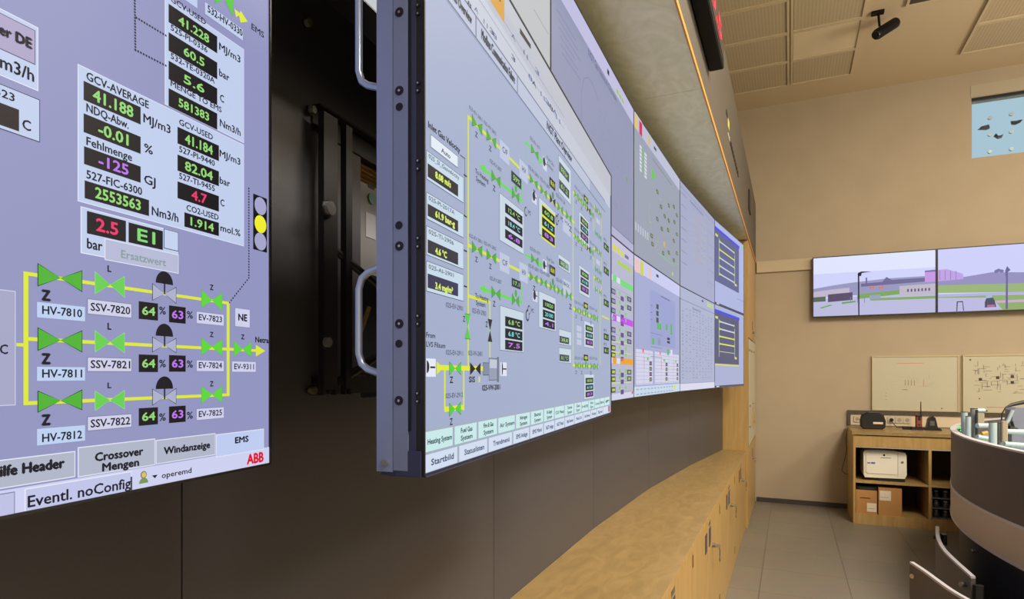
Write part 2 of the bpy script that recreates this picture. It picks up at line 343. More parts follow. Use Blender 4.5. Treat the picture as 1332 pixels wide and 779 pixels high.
class Canvas:
    """flat picture on a display: local x along the panel, z up, -y towards the viewer"""
    def __init__(s, P, dirn, zb): s.P = P; s.d = dirn; s.zb = zb; s.mb = MB(); s.w = W; s.h = H
    def L(s, u, v):
        r = ray(u, v); dx, dy = s.d; px, py = s.P
        # t*r = P + q*d
        det = r[0]*(-dy)+r[1]*dx
        t = (px*(-dy)+py*dx)/det
        q = (r[0]*t-px)*dx+(r[1]*t-py)*dy
        return (q, ZC+r[2]*t-s.zb)
    def P_(s, pts, c, lay=1):
        m = emit(c); e = .0005
        q = [(min(max(x, e), s.w-e), -.0003*lay, min(max(z, e), s.h-e)) for x, z in pts]
        s.mb.add(q, [tuple(range(len(q)))], m)
    def poly(s, pts, c, lay=1): s.P_([s.L(*p) for p in pts], c, lay)
    def rect(s, u0, vt, vb, u1, c, lay=1, ur=None, border=None, bw=.0007):
        ur = u0 if ur is None else ur
        zt = s.L(ur, vt)[1]; zb = s.L(ur, vb)[1]; x0 = s.L(u0, vt)[0]; x1 = s.L(u1, vt)[0]
        if border: s.P_([(x0-bw, zb-bw), (x1+bw, zb-bw), (x1+bw, zt+bw), (x0-bw, zt+bw)], border, lay-.5)
        s.P_([(x0, zb), (x1, zb), (x1, zt), (x0, zt)], c, lay)
        return x0, x1, zb, zt
    def hl(s, u0, v, u1, th, c, lay=1):           # horizontal line in the panel; (u0,v) lies on it
        x0, z = s.L(u0, v); x1 = s.L(u1, v)[0]; s.P_([(x0, z-th/2), (x1, z-th/2), (x1, z+th/2), (x0, z+th/2)], c, lay)
        return z
    def vl(s, u, v0, v1, th, c, lay=1):
        x, z0 = s.L(u, v0); z1 = s.L(u, v1)[1]; s.P_([(x-th/2, z1), (x+th/2, z1), (x+th/2, z0), (x-th/2, z0)], c, lay)
    def valve(s, u0, vt, vb, u1, c, lay=3, out=(20, 40, 20), vert=False):
        zt = s.L(u0, vt)[1]; zb = s.L(u0, vb)[1]; x0 = s.L(u0, vt)[0]; x1 = s.L(u1, vt)[0]; xm = (x0+x1)/2; zm = (zt+zb)/2
        for g, cc, ly in ((min(.0006, (x1-x0)*.05), out, lay-.4), (0, c, lay)):
            if vert:
                s.P_([(x0-g, zt+g), (xm, zm-g*.5), (x1+g, zt+g)], cc, ly); s.P_([(x0-g, zb-g), (x1+g, zb-g), (xm, zm+g*.5)], cc, ly)
            else:
                s.P_([(x0-g, zb-g*1.6), (xm+g*.3, zm), (x0-g, zt+g*1.6)], cc, ly); s.P_([(x1+g, zb-g*1.6), (x1+g, zt+g*1.6), (xm-g*.3, zm)], cc, ly)
    def circ(s, u, v, r, c, lay=3, a0=0, a1=360, ax=1.0):
        x, z = s.L(u, v); n = 20
        s.P_([(x+r*ax*cos(radians(a0+(a1-a0)*i/n)), z+r*sin(radians(a0+(a1-a0)*i/n))) for i in range(n+(1 if a1-a0 < 360 else 0))], c, lay)
    def txt(s, t, u0, u1, vb, h, c=(30, 30, 40), lay=4, ur=None, bold=0.0):
        """baseline passes (ur, vb); h = capital height in photo pixels at ur"""
        ur = u0 if ur is None else ur
        zb = s.L(ur, vb)[1]; zt = s.L(ur, vb-h)[1]; x0 = s.L(u0, vb)[0]; x1 = s.L(u1, vb)[0]
        s.txl(t, x0, x1, zb, zt-zb, c, lay, bold)
    def txl(s, t, x0, x1, zb, hh, c, lay=4, bold=0.0):
        vs, fs, wd_ = text_geo(t, 0.0); kx = (x1-x0)/wd_; kz = hh/CAPH
        bb = hh*(.035+bold*2.2)
        for ox, oz in ((-bb, 0), (bb, 0), (0, bb*.8), (0, -bb*.8)):
            q = [(min(max(x0+x*kx+ox, .003), s.w-.003), -.0003*lay, zb+z*kz+oz) for x, z in vs]
            s.mb.add(q, fs, emit(c))
    def val(s, u0, vt, vb, u1, t, c, lay=3, bg=(22, 20, 26), ur=None, fx=.66, fh=.46, bold=.004):
        x0, x1, zb, zt = s.rect(u0, vt, vb, u1, bg, lay, ur)
        if t:
            w_ = (x1-x0)*fx; h_ = (zt-zb)*fh; xm = (x0+x1)/2
            s.txl(t, xm-w_/2, xm+w_/2, (zb+zt)/2-h_/2, h_, c, lay+1, bold)

def display(col, row, label, bg, draw, P=None, direction=None, group='displays of the video wall', name='video_wall_display', parts=None, wdt=W, hgt=H, zb=None, cat='display', depth=.057, e=.003):
    a_, b_ = (J[col], J[col+1]) if P is None else (P, (P[0]+direction[0], P[1]+direction[1]))
    L = hypot(b_[0]-a_[0], b_[1]-a_[1]); dd = ((b_[0]-a_[0])/L, (b_[1]-a_[1])/L)
    zb = ZB+row*H if zb is None else zb
    root = thing(name, label, cat, (a_[0], a_[1], zb), atan2(dd[1], dd[0]), group)
    hb = MB().box((.004, .004, .003), (wdt-.004, depth, hgt-.002), M_BLKM); hb.build('housing', root, local=True)
    bz = MB()
    for q in (((.0004, 0, .0004), (wdt-.0004, .012, e)), ((.0004, 0, hgt-e), (wdt-.0004, .012, hgt-.0004)), ((.0004, 0, e), (e, .012, hgt-e)), ((wdt-e, 0, e), (wdt-.0004, .012, hgt-e))): bz.box(q[0], q[1], M_BLK)
    bz.build('bezel', root, local=True)
    cv = Canvas(a_, dd, zb); cv.w = wdt; cv.h = hgt
    cv.P_([(0, 0), (wdt, 0), (wdt, hgt), (0, hgt)], bg, -1)
    if draw: draw(cv)
    cv.mb.v = [(x, y+.002, z) for x, y, z in cv.mb.v]
    cv.mb.build('screen', root, local=True, label='lit screen image')
    if parts: parts(root, cv)
    return root

DK = (34, 34, 46); YEL = (222, 232, 52); GRN = (78, 178, 52); LGR = (104, 206, 84); PAN = (192, 206, 236); TG = (150, 215, 120); TP = (188, 120, 236); TR = (236, 60, 110)
# ---- screen 1 (left edge of the photo)
def draw1(c):
    # footer and buttons
    c.rect(0, 639, 690, 352.5, (206, 208, 240), 1, ur=0)
    BT = (176, 182, 200)
    for u0, vt, vb, u1, t, bold in ((0, 600, 635, 98.4, None, 0), (104, 583, 619.7, 202.4, None, 0), (205, 573.5, 603, 281, None, 0), (283, 566, 594, 344, None, 0)):
        x0, x1, zb, zt = c.rect(u0, vt, vb, u1, BT if u0 < 280 else (190, 204, 240), 2, border=(226, 228, 244), bw=.0009)
    c.txt('Hilfe Header', -14, 84, 620, 13.5, ur=0, bold=.025, lay=5)
    c.txt('Crossover', 124.5, 186.5, 600, 10.5, bold=.02, lay=5); c.txt('Mengen', 134, 181, 613, 10, bold=.02, lay=5)
    c.txt('Windanzeige', 214, 273.5, 591, 9, bold=.02, lay=5); c.txt('EMS', 306.5, 323.5, 576.5, 7.5, bold=.02, lay=5)
    c.rect(0, 644, 676, 20, (190, 192, 228), 2, border=(120, 122, 160))
    c.rect(35, 637, 668, 172, (192, 196, 232), 2, border=(236, 238, 250)); c.vl(172, 620, 643, .002, (70, 70, 90), 3)
    c.txt('Eventl. noConfig', 37, 170.5, 660, 14.5, lay=5)
    c.circ(188, 617.5, .0036, (120, 130, 80), 3); c.circ(188, 628.5, .0052, (120, 150, 80), 3, 0, 180); c.circ(188, 617.5, .0026, (220, 190, 110), 4)
    c.poly([(198.5, 618.5), (206, 617.3), (202.3, 622)], (20, 20, 30), 4); c.txt('operemd', 211, 249.5, 622, 7, lay=5)
    c.txt('ABB', 322, 343, 604, 12.5, (222, 20, 44), 5, bold=.016)
    # grey box at the left
    c.rect(0, 377, 527, 21, (164, 166, 198), 2, border=(206, 208, 232)); c.txt('C', 1, 11, 460, 12)
    # pipes
    Y3 = ((355.5, 343.5, 371, 'HV-7810', 'SSV-7820', 'EV-7823', 354, 381, 369.3, 390, 361, 377.6, 399.3, 392.5, 412.5, 389, 407.6, 391.5, 414.6, 397, 419, 405.3, 420, 377, 390, 345, 353, 370, 376.7),
          (440.5, 427, 455, 'HV-7811', 'SSV-7821', 'EV-7824', 430.7, 457, 438.6, 457, 428, 440, 460.8, 477, 495.4, 465, 482.5, 460.8, 483.9, 461.7, 483.4, 468.6, 482.5, 460, 473, 420, 428.4, 431.7, 438),
          (524.5, 509.3, 535.3, 'HV-7812', 'SSV-7822', 'EV-7825', 509.3, 533.3, 506.5, 526.4, 497, 503.3, 524, 558, 579.5, 542.6, 560, 531, 554, 528.7, 550.4, 532, 546.3, 540, 553, 497.7, 504.7, 496, 502.4))
    z1 = c.L(35, 355.5)[1]; z3 = c.L(35, 524.5)[1]; x = c.L(35.3, 400)[0]
    c.P_([(x-.0019, z3-.0015), (x+.0019, z3-.0015), (x+.0019, z1+.0015), (x-.0019, z1+.0015)], YEL, 2)
    c.hl(23, 448.2, 36, .0026, YEL, 2)
    xr = c.L(298, 450)[0]; c.P_([(xr-.0022, z3-.0015), (xr+.0022, z3-.0015), (xr+.0022, z1+.0015), (xr-.0022, z1+.0015)], YEL, 2)
    for (vp, a1, a2, t1, t2, t3, s1, s2, k1, k2, dm, e1, e2, b1, b2, sb1, sb2, n1, n2, m1, m2, eb1, eb2, zz1, zz2, l1, l2, q1, q2) in Y3:
        c.hl(35, vp, 298, .003, YEL, 2)
        c.valve(50.8, a1, a2, 107.2, GRN, 4, (20, 50, 20)); c.valve(125, s1, s2, 162.5, LGR, 4, (140, 220, 130))
        c.valve(199.6, k1, k2, 229.7, (172, 176, 204), 4, (24, 24, 34)); c.valve(263.4, e1, e2, 289.3, (96, 214, 60), 4, (90, 180, 70))
        c.circ(214.5, (k1+dm)/2+4, .0125, (22, 22, 30), 5, 0, 180, .85); c.vl(214.6, dm+8, (k1+k2)/2+3, .0018, (22, 22, 30), 5)
        c.txt('Z', 55.5, 66, zz2, zz2-zz1, bold=.03); c.txt('L', 141, 145.5, l2, l2-l1, bold=.01); c.txt('Z', 274, 278.2, q2, q2-q1, bold=.01)
        c.rect(49.4, b1, b2, 111.8, (188, 208, 240), 3); c.txt(t1, 56, 107.5, b2-4.5, 10.5)
        c.rect(115.5, sb1, sb2, 172, (206, 208, 232), 3, border=(130, 130, 160)); c.txt(t2, 119, 170, sb2-4, 10)
        c.val(181.6, n1, n2, 206.6, '64', TG); c.val(220.9, m1, m2, 242.6, '63', TP)
        c.txt('%', 208, 216.3, n2-6.5, 9.5); c.txt('%', 244, 251.5, m2-5.5, 9)
        c.rect(257, eb1, eb2, 292, (206, 208, 236), 3, border=(140, 140, 170)); c.txt(t3, 259.5, 289.5, eb2-4, 7.5)
    zc_ = c.L(300, 453.5)
    c.hl(298, 454, 335, .003, YEL, 2)
    c.valve(305.5, 444, 463, 327.2, (96, 214, 60), 4, (90, 180, 70)); c.txt('Z', 314.5, 318.5, 441, 6, bold=.01)
    c.poly([(333.6, 448.5), (345.7, 456.4), (333.6, 463.5)], YEL, 4)
    c.rect(303, 470, 483.4, 333.6, (206, 208, 236), 3, border=(140, 140, 170)); c.txt('EV-9311', 305.5, 331, 480, 7)
    c.txt('Netra', 333, 350, 445, 7, bold=.012)
    c.rect(307, 400.5, 424, 325.8, (206, 208, 236), 3, border=(140, 140, 170)); c.txt('NE', 311, 322, 416.5, 8.5, bold=.015)
    def dots(p0, p1, n):
        for i in range(n):
            u = p0[0]+(p1[0]-p0[0])*i/(n-1); v = p0[1]+(p1[1]-p0[1])*i/(n-1); c.circ(u, v, .0011, (30, 30, 40), 2)
    dots((325, 245), (325, 361.4), 34); dots((325, 361.4), (299.8, 393.3), 12)
    dots((176, -60), (177.6, 64.6), 34); dots((177.6, 64.6), (217, 85), 12); dots((179, 22.7), (217, 45.8), 12)
    # traffic light
    c.rect(330.3, 251.5, 323.8, 348.2, (20, 20, 28), 3)
    for v, cc in ((268, (166, 166, 204)), (291.5, (240, 238, 50)), (314, (166, 166, 204))): c.circ(339.6, v, .0106, cc, 4)
    # panels
    c.rect(216.9, -6, 134.6, 318.5, PAN, 1, border=(224, 230, 248)); c.rect(103.9, 83.8, 260.5, 318.5, PAN, 1, border=(224, 230, 248))
    for vt, vb, t, lb, u1 in ((4.4, 28.4, '41.228', 'GCV-USED', 268.4), (41.5, 65.5, '60.5', '525-PI-0336', 270.5), (78.5, 102.5, '5.6', '532-TE-0320A', 280), (114.3, 137.5, '581383', 'MENGE TO EMS', 288.9)):
        c.val(220.4, vt, vb, 283.6, t, TG, fx=.62 if len(t) > 4 else .42); c.txt(lb, 223, u1, vt-3, 7.4)
    for t, u0, u1, v in (('MJ/m3', 286, 313.3, 64), ('bar', 286, 299, 98), ('C', 287, 292, 131), ('Nm3/h', 287, 313.5, 163.5)): c.txt(t, u0, u1, v, 9)
    for u0, vt, vb, u1, t, col, lb, lu, lv in ((110, 104.7, 129.6, 184.1, '41.188', TG, 'GCV-AVERAGE', 194.2, 103.2), (110, 147, 171.5, 184.1, '-0.01', TG, 'NDQ-Abw.', 168, 144.5),
                                       (110.5, 189.8, 213, 184.1, '-125', TP, 'Fehlmenge', 172.4, 188), (111.3, 234.3, 257.5, 195, '2553563', TG, '527-FIC-6300', 185.5, 231.3)):
        c.val(u0, vt, vb, u1, t, col, fx=.7 if len(t) > 5 else .52, fh=.6); c.txt(lb, 113.5, lu, lv, 10.5)
    for t, u0, u1, v in (('MJ/m3', 187.6, 222.5, 158.4), ('%', 188.5, 199.4, 197), ('GJ', 188.5, 203, 237.8), ('Nm3/h', 198.5, 232.6, 279.3)): c.txt(t, u0, u1, v, 11)
    for u0, vt, vb, u1, t, col, lb, l0, l1, lv in ((232, 164.5, 186.3, 285.8, '41.184', TG, 'GCV-USED', 234, 277.5, 162.3), (232, 200.7, 221.7, 285.8, '82.04', TG, '527-PI-9440', 234, 280, 197.5),
                                       (232, 235.6, 257.5, 285.8, '4.7', TR, '527-TI-9455', 234, 280, 232.5), (240.9, 275.8, 294.5, 285.8, '1.914', TG, 'CO2-USED', 243.5, 285, 274)):
        c.val(u0, vt, vb, u1, t, col, fx=.66 if len(t) > 3 else .36, fh=.56); c.txt(lb, l0, l1, lv-.5, 7.6)
    for t, u0, u1, v in (('MJ/m3', 286.7, 313.3, 203), ('bar', 286.7, 300, 238), ('C', 287.6, 292.4, 267), ('mol.%', 287.6, 313.3, 300)): c.txt(t, u0, u1, v, 8.5)
    c.rect(107.8, 269.2, 328, 232.6, PAN, 1, border=(232, 236, 250)); c.val(114.3, 274, 303.3, 165, '2.5', TR, fx=.55, fh=.55); c.val(168.4, 288.9, 315, 213, 'E1', (130, 215, 120), fx=.5, fh=.6)
    c.rect(215, 298, 322, 232.6, (196, 210, 240), 3, border=(60, 60, 80)); c.txt('bar', 114.3, 134, 322.5, 13)
    c.rect(138, 311, 337, 232.6, (182, 186, 214), 4, border=(226, 228, 244)); c.txt('Ersatzwert', 158, 216, 335, 10, (140, 158, 160), 6)
    # top right
    c.rect(268, 2.2, 17.5, 317.2, PAN, 2, border=(140, 140, 170)); c.txt('532-HV-0330', 271, 316, 15, 9); c.rect(232, -22, -8, 258, PAN, 2)
    c.valve(281.5, -26, 4, 304, (84, 200, 60), 3, (80, 170, 60)); c.poly([(306, 11), (308, 22), (312, 20), (314, 29), (323, 28), (314, 13.5), (313, 17)], YEL, 3)
    c.txt('EMS', 328, 344, 37.5, 7.5)
    # left boxes
    c.rect(-60, 36, 116.8, 50.8, PAN, 1, ur=50.8, border=(228, 232, 250)); c.rect(-60, 39.8, 82.7, 46.7, (172, 164, 200), 2, ur=46.7, border=(90, 84, 110))
    c.txt('er DE', 0, 42, 62.9, 12.6, ur=41, bold=.03); c.txt('m3/h', 1.3, 45, 105.8, 15.5, ur=44)
    c.rect(-60, 130, 183.6, 53, PAN, 1, ur=53, border=(50, 50, 70)); c.txt('523', -6, 19.8, 131.5, 10, ur=18); c.rect(-60, 142.5, 170.7, 26.4, (30, 24, 30), 2, ur=26.4); c.txt('C', 30.3, 41, 167, 12.8)
display(0, 0, 'big glowing display cut off by the left edge, lilac diagram with green valves', (146, 149, 192), draw1)

# ---- screen 2: pulled out
qa = rotw(-.0645, .6899); t = radians(20.878); qd = (sin(t), cos(t)); qb = rotw(-.0645+qd[0], .6899+qd[1]); qd = (qb[0]-qa[0], qb[1]-qa[1])
def draw2(c):
    BG2 = (160, 172, 202); TC = (198, 232, 232); Y2 = (214, 224, 50); CY = (120, 220, 220)
    # header
    c.rect(552, 100, 150, 794, (190, 197, 212), 1, ur=710); c.P_([(.003, H-.06), (W-.003, H-.06), (W-.003, H-.003), (.003, H-.003)], (184, 188, 200), 1)
    z1 = c.L(710, 150)[1]; z0 = c.L(710, 170.6)[1]
    c.P_([(.003, z0), (c.L(768, 200)[0], z0), (c.L(768, 200)[0], z1), (.003, z1)], (182, 192, 216), 2)
    for zz in (z0, z1): c.P_([(.003, zz-.0012), (W-.1, zz-.0012), (W-.1, zz+.0012), (.003, zz+.0012)], (104, 110, 130), 3)
    for u in (619.5, 673.5, 735): 
        x = c.L(u, 100)[0]; c.P_([(x, z0), (x+.004, z0), (x+.004, z1), (x, z1)], (120, 128, 150), 3)
    x = c.L
    for t_, u0, u1, fh in (('Gas Overview', 588, 614, .4), ('Modbus Communication Failure', 627, 670, .45), ('NGT Plant Overview', 712, 744, .5)):
        c.txl(t_, x(u0, 0)[0], x(u1, 0)[0], z0+(z1-z0)*.3, (z1-z0)*fh, (50, 56, 70), 5, .02)
    c.rect(639, -60, 1, 657, (206, 150, 40), 3); c.txt('110', 645, 652, -8, 7)
    c.poly([(677, 36), (691, 58), (691, 64), (677, 43)], (26, 24, 28), 4)
    for i, (u, v) in enumerate(((611, 3), (620, 10), (632, 28), (640, 38), (644, 44), (668, 45), (684, 68), (699, 90), (690, 98), (695, 106), (706, 122), (712, 130), (717, 137), (722, 143), (726, 152), (668, 73))):
        c.txt(('8', 'A', '11', '3')[i % 4], u-2, u+3, v+2, 6, (96, 110, 150) if i % 3 else (60, 64, 80))
    for z_ in (z1+.028, z1+.052): c.P_([(.1, z_), (c.L(735, 0)[0], z_), (c.L(735, 0)[0], z_+.001), (.1, z_+.001)], (130, 136, 154), 2)
    # left column
    c.txt('Inlet Gas Velocity', 558, 599, 165, 8, bold=.015); c.vl(606.3, 205, 280, .0012, DK); c.hl(600, 201, 606, .0012, DK); c.vl(555, 163, 232, .001, DK)
    c.rect(562, 175, 190.5, 596.8, (222, 232, 244), 2, border=(70, 76, 90)); c.txt('Auto', 575, 586.5, 197.5, 6)
    for (vt, vb, kt, kb, lb, tv, bgc) in ((195.5, 232, 212, 229.5, '025_SI_Gasvelocity', '8.08 m/s', (30, 28, 40)), (250, 283.7, 264.5, 280.5, '025-PI-2017A', '61.9 bar-g', (34, 32, 46)),
                                  (293.8, 330.5, 311, 328.5, '025-TI-2906', '4.6 °C', (40, 40, 58)), (339.5, 378, 355.5, 374, '025-AI-2901', '3.4 mg/m³', (44, 46, 82))):
        c.rect(556.5, vt, vb, 604, (196, 216, 232), 2, border=(60, 66, 80)); c.txt(lb, 558.5, 580+len(lb), vt+9.5, 5.5, (90, 98, 110))
        c.rect(557.5, kt, kb, 597, bgc, 3); c.txt(tv, 567, 566+2.6*len(tv), kb+1.2, 8, (214, 236, 110), 5, bold=.03)
        c.hl(605, (vt+vb)/2+13, 609, .002, DK)
    # main pipes
    def line(u0, v, u1, col, th=.0044): c.hl(u0, v, u1, th, col, 2)
    c.vl(610.3, 150, 478, .0042, Y2, 2)
    G2 = (74, 168, 60)
    def run(v0, rows, boxes, grn):
        pass
    # upper group
    line(610, 151, 748, Y2)
    v = 151
    def vy(u, v0=151, u0=610): x_, z_ = c.L(u0, v0); 
    def on(u, u0, v0):                       # photo row of the panel's horizontal through (u0,v0), at column u
        z_ = c.L(u0, v0)[1]; lo, hi = 0, 779
        for _ in range(30):
            m_ = (lo+hi)/2
            if c.L(u, m_)[1] > z_: lo = m_
            else: hi = m_
        return (lo+hi)/2
    def vv(u0, u1, base, h, col=G2, **k): vm = on(u0, *base); c.valve(u0, vm-h/2, vm+h/2, u1, col, 4, **k)
    for base, big in (((610.3, 151), 14.5), ((610.3, 318.4), 14)):
        line(610, base[1], 747, Y2) if base[1] > 200 else None
        vv(615, 628, base, big); vv(634, 646, base, big*.95)
        for u0, u1, t_ in ((650.5, 663, 'C/F'), (676, 687, 'HV')):
            vm = on(u0, *base); h_ = 25; c.rect(u0, vm-h_/2+1, vm+h_/2, u1, (186, 196, 220), 5); c.txt(t_, u0+3, u1-3, vm+5, 7, (90, 96, 112), 7)
        for u0, u1, col in ((690, 700, G2), (704, 712, G2), (716, 723, (40, 40, 50) if base[1] < 200 else G2), (726, 733, G2), (737, 744, G2)): vv(u0, u1, base, 11, col)
        c.circ(719.6, on(719.6, *base)-7, .007, (60, 140, 60), 5)
        for u in (619, 637, 694, 741): vm = on(u, *base); c.txt('Z', u, u+3, vm+17, 6.5)
        for u, n_ in ((611, '025-EV-2801'), (630, '025-HV-2802'), (688, '025-EV-2803'), (703, '025-HV-2804'), (724, '025-EV-28')):
            vm = on(u, *base); c.txt(n_, u, u+17-(u-611)*.05, vm-11, 4.5, (90, 96, 112))
        vm = on(715.5, *base); c.val(715.5, vm-28, vm-16, 723, '8.81', Y2)
        # green return to the heating system
    for (ua, va), bx in (((629, 218), (666, 221, 235, 679, '59%')), ((629, 375.5), (666.5, 361, 372, 678, '17.1'))):
        b2 = (ua, va); GL = (96, 214, 80)
        line(ua, va, 680, GL, .0045); c.poly([(624.5, on(625, *b2)), (632, on(632, *b2)-6), (632, on(632, *b2)+6)], GL, 3)
        vv(640.5, 651.5, b2, 14); vv(667, 676, b2, 14); c.circ(671.5, on(671.5, *b2)-9, .006, G2, 5); c.vl(679.7, on(680, *b2)-22, on(680, *b2), .003, GL, 2)
        c.txt('Z', 642, 645, on(642, *b2)+18, 7); c.val(*bx, TG, bg=(34, 36, 58))
        c.txt('To Heating', 619, 636, on(619, *b2)+15, 6); c.txt('System', 620, 632, on(620, *b2)+24, 6); c.txt('025-KV-2807', 638, 653, on(638, *b2)-15, 5, (90, 96, 112))
    for b2 in ((684.5, 184), (684.5, 331)):
        line(684.5, b2[1], 706, (96, 214, 80), .004); c.vl(684.7, b2[1], b2[1]+27, .003, (96, 214, 80), 2); vv(692, 701, b2, 11)
        vm = on(707, *b2); c.poly([(702, vm-4), (707, vm), (702, vm+4)], (96, 214, 80), 4); c.rect(707, vm-8, vm+8, 712, (206, 214, 230), 3); c.circ(708.5, vm, .008, DK, 4); c.hl(708, vm, 711.5, .002, DK, 4)
        c.txt('025-EV-1971', 690, 703, on(690, *b2)-10, 4.5, (90, 96, 112)); c.txt('Fuel Gas', 712, 721, on(712, *b2)-10, 4.5, (90, 96, 112)); c.txt('System', 712, 720, on(712, *b2)-2, 4.5, (90, 96, 112))
    def triple(px0, px1, pt, pb, kx0, kx1, rows, ts, yb=False):
        c.rect(px0, pt, pb, px1, (196, 212, 226), 3, border=(80, 86, 100))
        for (r0, r1), t_, col in zip(rows, ts, (TG, CY, TP)): c.rect(kx0, r0, r1, kx1, (34, 32, 42), 5, border=Y2 if yb else None, bw=.003); c.val(kx0, r0, r1, kx1, t_, col, 5, (34, 32, 42))
    triple(651, 682, 251, 312, 657.5, 680, ((264, 276), (281, 293), (297.5, 309)), ('12.4 °C', '18.4 °C', '6.8'))
    triple(651.5, 682, 397.5, 455, 657.5, 680, ((410.9, 424), (426.5, 439.5), (441.5, 454.3)), ('6.8 °C', '6.8 °C', '7.5'))
    triple(702, 723, 256.5, 303.5, 705.5, 722, ((266.5, 278), (281.3, 292.8), (296, 307.5)), ('60.8', '61.2', '83'), True)
    triple(702, 723.5, 378.6, 425.5, 706.5, 722, ((389, 399.5), (402, 412.5), (414.5, 425)), ('10020', '20180', '4.1'))
    for u0, u1, rr in ((727.5, 743, ((205, 250), (209.6, 222), (232.5, 244.3))),):
        c.rect(u0, 201.5, 249, u1, (196, 212, 226), 3, border=(80, 86, 100)); c.val(728, 209.6, 222, 741, '80.8 bar', TG); c.val(728, 232.5, 244.3, 741, '61.2', TG)
    c.rect(727, 330, 346, 742, (196, 212, 226), 3, border=(80, 86, 100)); c.val(727.7, 335.5, 344.5, 740.5, '80.8', TG)
    for vt in (428, 452): c.rect(728, vt, vt+19, 743.5, (196, 212, 226), 3, border=(80, 86, 100)); c.val(728.5, vt+8.5, vt+17.5, 741, '38.8' if vt < 440 else '8.1 °C', TG)
    for u, b2 in ((725, (684, 232)), (687, (684, 395)),): c.circ(u, on(u, *b2)+14, .01, DK, 3); c.circ(u, on(u, *b2)+14, .007, BG2, 4)
    for u, v in ((685, 275), (689, 403), (727, 283)): c.circ(u, v, .008, DK, 3); c.circ(u, v, .006, BG2, 4); c.txt('PC', u+3, u+6, v+3, 5)
    for u, v in ((695, 255), (696, 384)): c.rect(u-2, v-7, v+7, u+4, (206, 214, 230), 3); c.circ(u, v, .008, DK, 4); c.hl(u, v, u+3.5, .002, DK, 4)
    # right-hand columns
    c.vl(746.2, 249, 476, .005, Y2, 2)
    for (va, vb_) in ((249, 0), (305, 0), (401, 0), (475, 0)):
        b2 = (746.2, va); line(746, va, 769 if va < 400 else 779, Y2, .005)
        for i, u in enumerate((748, 753, 758.5, 764, 768.5) if va < 400 else (749, 755, 761.5, 769, 774)): vv(u, u+4.2, b2, 8.5, (50, 56, 50) if (i == 3 and va < 400) else G2)
        vm = on(761, *b2); c.val(760, vm-15, vm-7, 765.5, '8', Y2); c.circ(762.5, vm-5, .007, G2, 5)
        c.txt('025-EV-28', 748, 759, on(748, *b2)-8, 3.6, (96, 102, 118)); c.txt('025-FV-28', 767, 777, on(767, *b2)-9, 3.6, (96, 102, 118))
        for u in (749, 756, 768): c.txt('Z', u, u+2, on(u, *b2)+11, 4, (80, 86, 100))
    for kx0, kx1, r0, hh in ((755.5, 765.5, 280, 10), (755.5, 766, 349.5, 10), (762, 771.5, 422, 9.3), (762, 772, 491.5, 9)):
        c.rect(kx0-1.5, r0-5, r0+hh*3+1, kx1+1.2, (196, 212, 226), 3, border=(80, 86, 100))
        for i, col in enumerate((TG, CY, TP)): c.val(kx0, r0+i*hh, r0+i*hh+hh*.82, kx1, ('808', '618', '83')[i], col, 5, (36, 34, 44))
    for u0, v0, v1 in ((773, 268, 300), (773, 322, 348), (773, 360, 375)):
        b2 = (u0, v0); line(u0, v0, 783, Y2, .004); c.vl(773, v0, v1, .004, Y2, 2); c.vl(783, v0+8, v1+6, .004, Y2, 2)
        for u in (775, 779.5): vv(u, u+3.2, b2, 7.5); vv(u, u+3.2, (u0, v1), 7.5)
        c.rect(776, v0+14, v0+20, 781, (188, 198, 216), 3)
    c.vl(781.5, 375, 475, .004, Y2, 2); line(784, 411, 793, Y2, .004)
    for v in (314, 345.5, 388, 433, 451): c.val(786, v, v+8.5, 792.5, '8.1', TG, bg=(40, 40, 50)); c.txt('FI', 786, 789, v-2, 3.5, (90, 96, 110))
    for v in (290, 372): c.rect(733, v-30+20, v-10+20, 743, (186, 196, 218), 3); c.txt('HX', 735, 741, v, 5, (100, 106, 124), 6)
    for v in (427, 436, 445): c.rect(751, v-4, v+3, 757, (188, 198, 216), 3)
    # lower left group
    c.txt('From', 555.3, 567, 438.5, 6.5); c.txt('LVS Filsum', 555.3, 580, 450.5, 6.5)
    c.rect(555.5, 466, 490, 568, (226, 232, 244), 3); c.circ(556, 477, .007, (16, 16, 20), 4, -90, 90, .9); c.hl(560.5, 477.6, 567, .002, (16, 16, 20), 4)
    c.poly([(569, 470), (569, 487), (576, 479.5), (576, 477)], YEL, 4); c.hl(573, 478, 631, .006, YEL, 2)
    c.valve(585.5, 471, 487, 600.5, (80, 206, 60), 4); c.valve(612.5, 472, 487, 625.8, (24, 24, 30), 4)
    c.txt('Z', 586, 590, 498, 8, bold=.01); c.txt('SIS', 611, 618.5, 497, 7, bold=.02); c.txt('I', 623.5, 625, 497, 7, YEL)
    c.rect(629.5, 472, 487.5, 637.5, (128, 138, 160), 4, border=DK); c.rect(637, 466, 494, 647.5, (146, 156, 178), 4, border=DK); c.rect(647.5, 465, 496, 649.3, (110, 120, 140), 5, border=DK)
    c.hl(637.5, 473, 647, .012, (190, 198, 214), 5)
    c.rect(652, 471, 489, 660, (220, 226, 238), 3); c.circ(653.5, 479.5, .01, (16, 16, 20), 4, -90, 90, .5); c.hl(655, 479.8, 659.5, .002, (16, 16, 20), 4)
    c.vl(580, 478, 533.5, .0036, YEL, 2); c.vl(604.5, 478, 533.5, .0036, YEL, 2); c.hl(579.5, 532.5, 605.2, .006, YEL, 2); c.valve(585.5, 525, 541, 600.3, (80, 206, 60), 4); c.txt('Z', 586, 589.5, 553, 8.5)
    c.valve(606, 408, 440, 612.5, (80, 206, 60), 4, vert=True); c.txt('Z', 603, 605.8, 418, 7)
